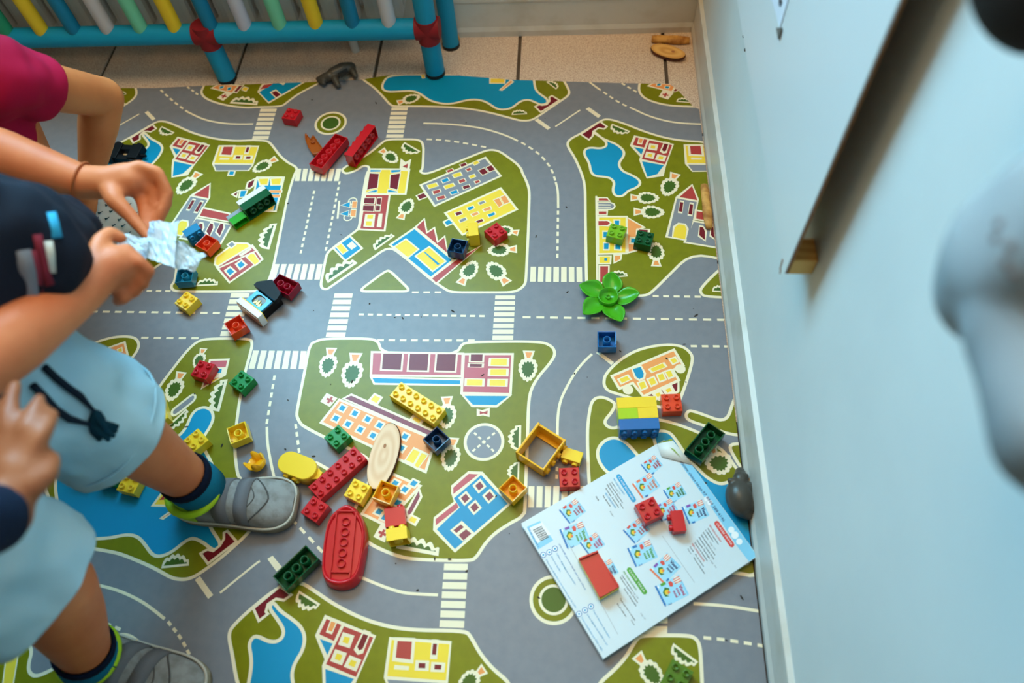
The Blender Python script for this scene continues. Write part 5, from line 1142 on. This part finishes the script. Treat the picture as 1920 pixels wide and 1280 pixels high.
fl = [G((1231.5,832), BZ+.0006), G((1262,826), BZ+.006), G((1298,871), BZ+.0008), G((1240,856), BZ+.0012)]; gl = [(a_+b_)/2 + V((0,0,.0012)) for a_, b_ in zip(fl, fl[1:]+fl[:1])]; ctr = sum(fl, V())/4 + V((0,0,.0015))
mb = MB(); rim_ = [q for pr_ in zip(fl, gl) for q in pr_]; mb.add(rim_+[ctr], [(k, (k+1) % 8, 8) for k in range(8)], mat('cover_inside', (232,232,226), 0.5), True); o = bpart(mb, 'folded_corner'); so = o.modifiers.new('s', 'SOLIDIFY'); so.thickness = 0.0005
mb = MB(); mb.add([G(p, BZ+.0058) for p in ((1256,838),(1264,842),(1277,857))], [(0,1,2)], mat('leaf_print', (150,176,40), 0.5)); bpart(mb, 'leaf_drawing')
PRN = {}
def pc(name, rgb): return mat('ink_'+name, rgb, 0.35, 0.4)
INK = dict(sky=(136,206,236), sky2=(164,220,242), blue=(20,120,186), cyan=(20,160,210), navy=(30,60,120), red=(226,72,64), green=(70,160,50), dgreen=(50,120,50), mag=(196,40,110), crim=(196,30,60), orange=(236,120,80), yellow=(244,200,50), grey=(120,124,130), lgrey=(170,176,182), black=(40,42,48), white=(244,246,248), cream=(250,236,220), purple=(130,80,170))
def ink(col, pts, lay=1, part_='cover_print'):
    mb = PRN.setdefault(part_, MB()); z = BZ + 0.00012*lay + 0.0000015*(len(mb.f) % 40)
    g = [G(p, BZ).to_2d() for p in pts]
    ar = sum(a.cross(b) for a, b in zip(g, g[1:]+g[:1]))
    if ar < 0: g.reverse()
    for t in tessellate_polygon([[V((p.x, p.y, 0)) for p in g]]):
        a, b, c_ = (g[k] for k in t)
        if (b-a).cross(c_-a) < 0: b, c_ = c_, b
        mb.add([(p.x, p.y, z) for p in (a, b, c_)], [(0,1,2)], pc(col, INK[col]))
_txt = {}
def glyphs(s):
    if s not in _txt:
        cu = bpy.data.curves.new('t', 'FONT'); cu.body = s; cu.resolution_u = 2
        o = bpy.data.objects.new('t', cu); COL.objects.link(o)
        me = bpy.data.meshes.new_from_object(o.evaluated_get(bpy.context.evaluated_depsgraph_get()))
        vs = [v.co.copy() for v in me.vertices]; fs = [tuple(p.vertices) for p in me.polygons]
        bpy.data.objects.remove(o); bpy.data.curves.remove(cu); bpy.data.meshes.remove(me)
        x0 = min(v.x for v in vs); x1 = max(v.x for v in vs); _txt[s] = (vs, fs, x0, x1)
    return _txt[s]
def text(s, p0, p1, col, cap=None, lay=4, part_='lettering', bold=False):
    """lettering whose baseline runs from pixel p0 to pixel p1 on the cover; cap = capital height in metres"""
    vs, fs, x0, x1 = glyphs(s); a = G(p0, BZ).to_2d(); b = G(p1, BZ).to_2d(); d = b-a; L = d.length; u_ = d/L; n_ = V((-u_.y, u_.x))
    kx = L/(x1-x0); ky = kx if cap is None else cap/0.70
    mb = PRN.setdefault(part_, MB()); z = BZ + 0.00012*lay
    for dx in ((0, 0.0004) if bold else (0,)):
        out = []
        for v in vs:
            q = a + u_*((v.x-x0)*kx+dx) + n_*v.y*ky; out.append((q.x, q.y, z+dx*0.02))
        mb.add(out, fs, pc(col, INK[col]))
def pill(p0, p1, w, col):
    a = V(p0); b = V(p1); d = (b-a).normalized(); n_ = V((-d.y, d.x)); r = w/2; pts = []
    for k in range(9): t = math.pi*(0.5+k/8); pts.append(a + d*math.cos(t)*r + n_*math.sin(t)*r)
    for k in range(9): t = math.pi*(-0.5+k/8); pts.append(b + d*math.cos(t)*r + n_*math.sin(t)*r)
    ink(col, pts, 2)
def disc(c_, r, col, lay=3, n=18, e=1.0): ink(col, [(c_[0]+r*math.cos(2*math.pi*k/n), c_[1]+r*e*math.sin(2*math.pi*k/n)) for k in range(n)], lay)
# pale blue band along the top edge of the cover, with clouds
ink('sky', [(1275,868),(1297,872),(1420,1042),(1404,1052),(1381,1022),(1325,938)], 1)
for c_, r in (((1371,993),6),((1378,1003),7),((1386,1015),6),((1325,935),5),((1331,942),5)): disc(c_, r, 'white', 2)
text('Edizione classe terza 97 8888 388 4146', (1272,861), (1356,978), 'navy', 0.0042)
for p0, p1, w, col, s in (((1160,893),(1188,937),9,'cyan','CLASSE SECONDA'), ((1344,981),(1372,1021),9.5,'red','CLASSE PRIMA'), ((1180,1068),(1208.5,1109.5),9.5,'green','CLASSE TERZA')):
    pill(p0, p1, w, col); d = (V(p1)-V(p0)).normalized(); n_ = V((-d.y, d.x)); text(s, tuple(V(p0)+n_*1.7), tuple(V(p1)+n_*1.7), 'white', 0.0029, 5)
def para(p0, d, n_, rows):
    """rows of small print: (text, offset along reading direction, length, colour, row)"""
    for s, o_, L, col, r in rows:
        a = V(p0)+V(d)*o_+V(n_)*r; b = a+V(d)*L; text(s, tuple(a), tuple(b), col, 0.0023 if col not in ('cyan','red','green') else 0.0027)
DD = V((0.565,0.825)); NN = V((-0.86,0.5))
para((1329,985), DD, NN, [('PER OGNI ALUNNO',0,38,'red',0), ('Metodo operativo',4,36,'black',6), ('e alfabetiere',4,26,'black',11), ('Letture',6,16,'black',17), ('pagg. 192',28,18,'lgrey',17), ('Dalle stampatello al corsivo',8,46,'black',23), ('Matematica, Scienze, Storia,',10,50,'black',29), ('Geografia, Tecnologia',12,42,'black',35), ('pagg. 144',58,18,'lgrey',35), ('Quaderni di Matematica',14,42,'black',41), ("PER L'INSEGNANTE",14,40,'red',47), ('Guida',16,12,'black',53), ('Kit di rinforzo',34,28,'black',53), ('Poster',18,12,'grey',59), ('Percorsi facilitati',38,36,'black',59)])
para((1149,898), DD, NN, [('PER OGNI ALUNNO',0,36,'cyan',0), ('Letture',4,12,'black',6), ('pagg. 216',18,14,'lgrey',6), ('Riflessione linguistica',4,44,'black',11), ('Matematica, Scienze, Storia',4,54,'black',16), ('Antologia, Grammatica',8,44,'black',22), ("PER L'INSEGNANTE",16,34,'cyan',28), ('Kit docente',18,24,'black',34), ('Guida',12,10,'black',46), ('Poster',50,12,'grey',40)])
para((1168,1072), DD, NN, [('PER OGNI ALUNNO',0,42,'green',0), ('Lingua e letteratura',4,36,'black',6), ('pagg. 240',42,16,'lgrey',6), ('Riflessione linguistica, Scrittura',6,58,'black',11), ('Storia, Geografia',28,40,'black',17), ('Testi operativi e compiti',40,50,'black',34), ('pagg. 60',84,14,'lgrey',17), ('Kit di rinforzo',46,30,'black',44), ('Poster',86,12,'grey',40)])
# small pictures of book covers
def thumb(p0, p1, col, num, flag='red', v=0.98, pen='blue'):
    a = V(p0); u_ = V(p1)-a; v_ = V((u_.y, -u_.x))*v
    def at(s, t): q = a+u_*s+v_*t; return (q.x, q.y)
    L = u_.length
    ink('sky2', [at(0,.06), at(1,.06), at(1,1.02), at(0,1.02)], 1); ink('sky', [at(.30,.96), at(.95,.96), at(.95,1.02), at(.30,1.02)], 2)
    ink(pen, [at(-.02,-.03), at(.92,-.03), at(1.02,0.0), at(.92,.05), at(-.02,.05)], 3); ink('white', [at(.02,.05), at(.14,.05), at(.14,.12), at(.02,.12)], 3)
    ink('dgreen', [at(.22,.30), at(.34,.44), at(.42,.42), at(.50,.20), at(.66,.30), at(.72,.42), at(.60,.16), at(.40,.14)], 3)
    disc(at(.46,.30), L*.11, 'yellow', 4); disc(at(.50,.36), L*.06, 'orange', 5)
    ink('red', [at(.10,.50), at(.30,.50), at(.34,.60), at(.22,.66), at(.08,.62)], 4)
    disc(at(.17,.86), L*.17, 'cream', 4)
    for k in (-.10, -.01, .08): ink('red', [at(.17+k,.86-.15), at(.17+k+.035,.86-.15), at(.17+k*1.2+.035,.86+.14), at(.17+k*1.2,.86+.14)], 5)
    ink(flag, [at(.0,.20), at(.12,.20), at(.12,.40), at(.0,.40)], 4)
    text('Vieni', at(.42,.80), at(.90,.80), col, 0.0050, 6, bold=True); text('con', at(.48,.66), at(.82,.66), col, 0.0042, 6, bold=True); text('noi', at(.54,.51), at(.84,.51), col, 0.0042, 6, bold=True)
    text(num, at(.93,.14), at(1.02,.14), 'blue', 0.0050, 6)
for p0, p1, col, num, fg in (((1049,956),(1069,982),'crim','3','red'), ((1050,993),(1065,1029),'green','3','purple'), ((1088,1017),(1106,1042),'mag','3','red'), ((1112,1064),(1128,1092),'navy','3','red'), ((1202,871),(1219,892),'crim','1','red'), ((1186,907),(1206,935),'orange','1','orange'), ((1244,919),(1259,944),'dgreen','2','green'), ((1226,951),(1242,978),'mag','1','purple'), ((1279,951),(1293,983),'navy','1','purple'),
                              ((1169,994),(1191,1019),'crim','2','red'), ((1177,1028),(1193,1063),'green','2','blue'), ((1219,1067),(1246,1094),'navy','1','purple'), ((1229,1099),(1248,1137),'mag','2','green')):
    thumb(p0, p1, col, num, fg, 1.14, 'orange' if p0 in ((1186,907),(1219,1067)) else 'blue')
# bar code panel and icons along the bottom edge
E8 = lambda x, y: (970+x/8, 920+y/8)
ink('sky', [E8(140,540), E8(340,450), E8(540,740), E8(310,880)], 1); ink('white', [E8(170,560), E8(370,470), E8(500,650), E8(300,790)], 2)
for k, (t, w_) in enumerate(((0,.055),(.10,.03),(.17,.05),(.27,.025),(.34,.06),(.46,.03),(.53,.05),(.64,.06),(.75,.025),(.82,.05),(.92,.05))):
    a_ = V((232+118*t, 588+172*t)); b_ = a_+V((132,-62)); w2 = V((118,172))*w_
    ink('black', [E8(*a_), E8(*b_), E8(*(b_+w2)), E8(*(a_+w2))], 3)
for c_ in ((1018.7,1040), (1030,1035), (1040.5,1028.5), (1085.7,1150.7), (1097,1143.7), (1108,1136.6)):
    disc(c_, 5.6, 'blue', 2); disc(c_, 4.3, 'white', 3); disc(c_, 2.2, 'cyan', 4, 6)
for s, p0, p1, col in (('978 88 468 3884 6', (990,990), (1009,1026), 'blue'), ('ON LINE percorsi facili per ogni classe', (1047,1020), (1097,1106), 'blue'), ('Libro digitale', (1043,1038), (1060,1068), 'cyan'), ('attivita interattive', (1057,1064), (1078,1096), 'cyan'), ('Risorse audio', (1033,1044), (1050,1072), 'cyan'), ('Materiali didattici e strumenti per la LIM', (1023,1050), (1078,1139), 'cyan'),
                        ('Testi in formato alternativo', (1111,1144), (1142,1196), 'cyan'), ('Libro digitale accessibile su pc', (1100,1152), (1138,1210), 'cyan'), ('Testo semplificato per DSA e BES', (1089,1157), (1128,1220), 'cyan')): text(s, p0, p1, col, 0.0024)
ink('lgrey', [(1158,1189),(1158.8,1188.6),(1062,1010),(1061.4,1010.4)], 1); ink('lgrey', [(1302,1092),(1302.7,1091.6),(1242,1004),(1241.4,1004.4)], 1)
for k_, m_ in PRN.items(): bpart(m_, k_, cover)
up(2,2,'red',(1217.3,955.5),(115,-55),'red two-by-two toy brick standing on the book', z0=BZ+.0012)
side(2,1,'red',(1271.5,976),(45,230),(-30,0),'small red toy brick on its side on the book', z0=BZ+.0012, tubes=False)
# red tray on yellow base, on the book
z_ = BZ+.020; q = [G((960+x/4, 960+y/4), z_).to_2d() for x, y in ((500,345),(640,288),(805,555),(660,638))]; tcn = sum(q, V((0,0)))/4
tray = tag(empty('toy_bed', (tcn.x, tcn.y, BZ+.001)), 'red and yellow toy bed block lying on the book', 'toy'); q = [p-tcn for p in q]
mb = MB(); mb.prism([p*1.0 for p in q], .0125, .0172, BC['red']); mb.build('bed_top', tray)
mb = MB(); mb.prism([p*1.02 for p in q], .0004, .0122, BC['yellow']); mb.build('base', tray)
for a_, b_, h_ in ((q[0], q[1], .0215), (q[1], q[1].lerp(q[2], .0), .0), (q[1].lerp(q[2], .62), q[2], .0190), (q[0].lerp(q[3], .62), q[3], .0190)):
    if h_ == 0: continue
    d = (b_-a_).normalized(); n_ = V((-d.y, d.x))*.0012; inn = (V((0,0))-(a_+b_)/2).normalized()*.0014
    mb = MB(); mb.prism([a_+n_+inn, a_-n_+inn, b_-n_+inn, b_+n_+inn], .0172, h_, BC['red']); mb.build('rail', tray)
# ------------------------------------------------------------------ toy animals
def animal(items, lab, extra=None):
    o = blob('toy_animal', items, 0.0018, BC['agrey'], None, 4); tag(o, lab, 'toy animal'); return o
Y = lambda x, y, z: G((1340+x/9.14, 860+y/9.14), z)
animal([('e', Y(415,660,.022), (.0200,.0285,.0205), (0,0,.05)), ('c', [(Y(430,440,.022), .0115), (Y(440,340,.022), .0120), (Y(440,270,.019), .0090), (Y(435,225,.015), .0080)]), ('c', [(Y(350,370,.030), .0045), (Y(262,372,.030), .0045)]), ('c', [(Y(500,330,.028), .0045), (Y(545,290,.026), .004)]), ('c', [(Y(520,520,.024), .010), (Y(620,470,.024), .0075), (Y(660,520,.024), .0065)]), ('c', [(Y(520,800,.022), .011), (Y(640,800,.022), .0085), (Y(680,850,.022), .0070)]), ('c', [(Y(430,860,.018), .012), (Y(560,950,.014), .0085), (Y(640,960,.012), .0070)])],
       'dark grey toy hippo lying on its side against the skirting beside the book')
X = lambda x, y, z: G((580+x/16, 100+y/16), z)
a2 = animal([('c', [(X(700,620,.016), .0135), (X(1000,470,.017), .0145), (X(1250,420,.015), .012)]), ('c', [(X(600,680,.016), .011), (X(430,740,.014), .0095), (X(330,790,.011), .0085), (X(270,770,.010), .006)]), ('c', [(X(760,760,.014), .0085), (X(860,960,.009), .0065)]), ('c', [(X(1300,520,.014), .0085), (X(1380,680,.009), .0065)]), ('c', [(X(420,880,.012), .006), (X(400,860,.012), .006)])],
            'grey toy animal tipped over on the tiles at the mat edge')
ba = bvh_of(a2)
def ona(x, y, off=.0012):
    h = hitpx(ba, (580+x/16, 100+y/16), off); return h if h is not None else X(x, y, .026)
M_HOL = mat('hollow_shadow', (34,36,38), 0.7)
mb = MB(); hq = [ona(*p) for p in ((850,590),(1120,440),(1180,560),(960,740))]; mb.add(hq, [(0,1,2,3)], M_HOL); mb.build('hollow_shade_plate', a2)  # flat dark plate standing in for the shade inside the hollow body
mb = MB(); cc = ona(1020,640,.002); mb.tube([cc+V((.0035*math.cos(t), .0035*math.sin(t), 0)) for t in [2*math.pi*k/14 for k in range(15)]], .0008, BC['agrey'], 6, False); mb.build('socket', a2)
# ------------------------------------------------------------------ board on the right wall
BX = 0.252
cb0 = GX((1470,513), BX)
M_BOARD = mat('white_laminate', (222,226,228), 0.35, 0.45); M_MDF = mat('brown_edge', (150,92,44), 0.7)
board = tag(empty('wall_board', (BX, cb0.y, cb0.z)), 'white wall board with a brown edge standing off the right wall', 'board')
mb = MB(); mb.box(BX, BX+.0016, cb0.y, 1.42, cb0.z, 1.35, M_BOARD); part(mb, 'white_face', board)
mb = MB(); mb.box(BX+.0016, BX+.0050, cb0.y, 1.42, cb0.z, 1.35, M_MDF); part(mb, 'panel', board)
for y0, y1 in ((cb0.y+.002, cb0.y+.035), (1.36, 1.40)):
    mb = MB(); mb.rbox(BX+.0050, WALLX-.0003, y0, y1, cb0.z-.004, cb0.z+.022, W_YEL, .002); part(mb, 'spacer_block', board)
mb = MB(); mb.box(BX+.0052, BX+.0075, cb0.y+.006, cb0.y+.030, cb0.z+.022, cb0.z+.042, mat('steel', (150,152,156), 0.35, metallic=0.8)); part(mb, 'bracket', board)
mb = MB(); rnd = [GX((1470,513), BX-.0004)+V((0, 0, 0))]
for k in range(7):
    p = GX((1466-k*0.6+random.uniform(-1,1), 488+k*3.8), BX-.0006); mb.box(p.x-.0004, p.x+.0006, p.y-.0012, p.y+.0012, p.z-.001, p.z+.0012, M_MDF)
part(mb, 'chipped_corner', board)
pn = tag(empty('paper_pennant', GX((1463,30), BX-.001)), 'small white pointed paper tag hanging on the wall board', 'paper tag')
tr = [GX(p, BX-.0006) for p in ((1436,-40),(1490,-40),(1463,52))]
mb = MB(); mb.add(tr+[v+V((-.0005,0,0)) for v in tr], [(0,1,2),(5,4,3),(0,3,4,1),(1,4,5,2),(2,5,3,0)], mat('tag_paper', (226,228,240), 0.7)); part(mb, 'paper', pn)
c_ = GX((1463,4), BX-.0014); mb = MB(); mb.tube([c_+V((0, .0065*math.cos(t), .0065*math.sin(t)+.003)) for t in [math.pi*(0.9+1.3*k/14) for k in range(15)]], .0009, mat('tag_ink', (50,50,60), 0.6), 6); mb.tube([c_+V((0, .0032*math.cos(t), .0032*math.sin(t)+.003)) for t in [math.pi*(0.6+1.3*k/14) for k in range(15)]], .0008, MATS['tag_ink'], 6); part(mb, 'printed_mark', pn)
tp = [GX(p, BX-.001) for p in ((1458,52),(1467,52),(1462,74))]; mb = MB(); mb.add(tp+[v+V((-.002,0,0)) for v in tp], [(0,1,2),(5,4,3),(0,3,4,1),(1,4,5,2),(2,5,3,0)], mat('tip_grey', (110,108,104), 0.5)); part(mb, 'tip', pn)
for p in ((1394.5,68),(1397.5,93)):
    c_ = GX(p, WALLX); mb = MB(); mb.lathe([(0.0028,0),(0.0026,.0012),(0.0012,.002),(0.0002,.0021)], mat('screw_steel', (96,96,90), 0.4, metallic=0.6), 12, Matrix.Translation(c_) @ Matrix.Rotation(-math.pi/2, 4, 'Y')); o = mb.build('wall_screw'); tag(o, 'small grey screw head in the right wall near the corner, %s of two' % ('upper' if p[1] < 80 else 'lower'), 'screw')
# ------------------------------------------------------------------ things hanging close to the camera on the right
CLOTH = mat('white_cloth', (160,166,170), 0.85, 0.2, noise=(9, (140,148,154), 0.4, 0.7), bump=(24, 0.6))
XB = 0.225
bag = tag(blob('cloth_bag', [('e', GX((1965,470), XB), (.036,.046,.080), (.25,0,0)), ('c', [(GX((1960,620), XB), .034), (GX((2010,800), XB), .034)])], .004, CLOTH, None, 8, folds=0.012), 'white cloth bag hanging by the right edge of the picture', 'bag')
bb = bvh_of(bag)
for p in ((1875,420),(1868,446),(1896,462),(1886,492),(1901,515)):
    h = hitpx(bb, p, .0006)
    if h: mb = MB(); mb.lathe([(0.0022,0),(0.0018,.0005),(0.0001,.0006)], mat('brown_spot', (120,104,96), 0.9), 10, Matrix.Translation(h) @ (V((0,0,CAMH))-h).to_track_quat('Z','Y').to_matrix().to_4x4()); mb.build('spot', bag)
h0 = GX((1985,330), XB+.01); mb = MB(); mb.tube([h0, h0+V((.02,-.01,.10)), V((WALLX-.004, h0.y-.02, h0.z+.20))], .006, CLOTH, 10); mb.build('strap', bag)
DARK = mat('dark_brown_felt', (44,36,32), 0.9, 0.2)
db = GX((1975,-85), .235); dbag = tag(blob('dark_bag', [('e', db, (.034,.050,.046)), ('e', db+V((.01,.0,.05)), (.030,.04,.05))], .004, DARK, None, 6), 'dark brown bag hanging at the upper right corner of the picture', 'bag')
mb = MB(); mb.tube([db+V((.01,0,.08)), db+V((.03,0,.16)), V((WALLX-.004, db.y, db.z+.24))], .006, DARK, 10); mb.build('strap', dbag)
# ------------------------------------------------------------------ crumbs and specks on the mat
mb = MB(); M_SPK = mat('dark_speck', (52,46,40), 0.9)
spk = [(540,750),(535,842),(588,855),(742,1056),(843,1048),(783,1106),(815,1047),(875,1070),(1283,645),(1286,716),(1250,672),(1077,700),(1101,707),(1163,658),(1062,388),(1005,443),(1064,547),(1305,591),(1300,578),(1322,905),(1388,855),(1362,1200),(1391,1120),(1010,1120),(416,835),(365,738),(349,800),(588,582),(693,569),(740,595),(755,596),(790,594),(849,583),(640,440),(540,381),(585,187),(705,193),(874,230),(1022,222),(955,1000),(930,930),(1150,1175),(1237,845),(620,720),(660,715),(905,703),(738,782)]
for i, p in enumerate(spk):
    c_ = G(p, 0.0006); r = random.uniform(.0006, .0015); a = random.uniform(0, 3.14); e = random.uniform(1.0, 3.5)
    mb.add([(c_.x+r*(e*math.cos(t)*math.cos(a)-math.sin(t)*math.sin(a)), c_.y+r*(e*math.cos(t)*math.sin(a)+math.sin(t)*math.cos(a)), z) for z in (.0006, .0010) for t in [2*math.pi*k/7 for k in range(7)]], [(k, (k+1) % 7, 7+(k+1) % 7, 7+k) for k in range(7)]+[tuple(range(7, 14))], M_SPK)
tag(mb.build('crumbs'), 'tiny dark crumbs and specks strewn over the play mat', 'crumbs', kind='stuff')
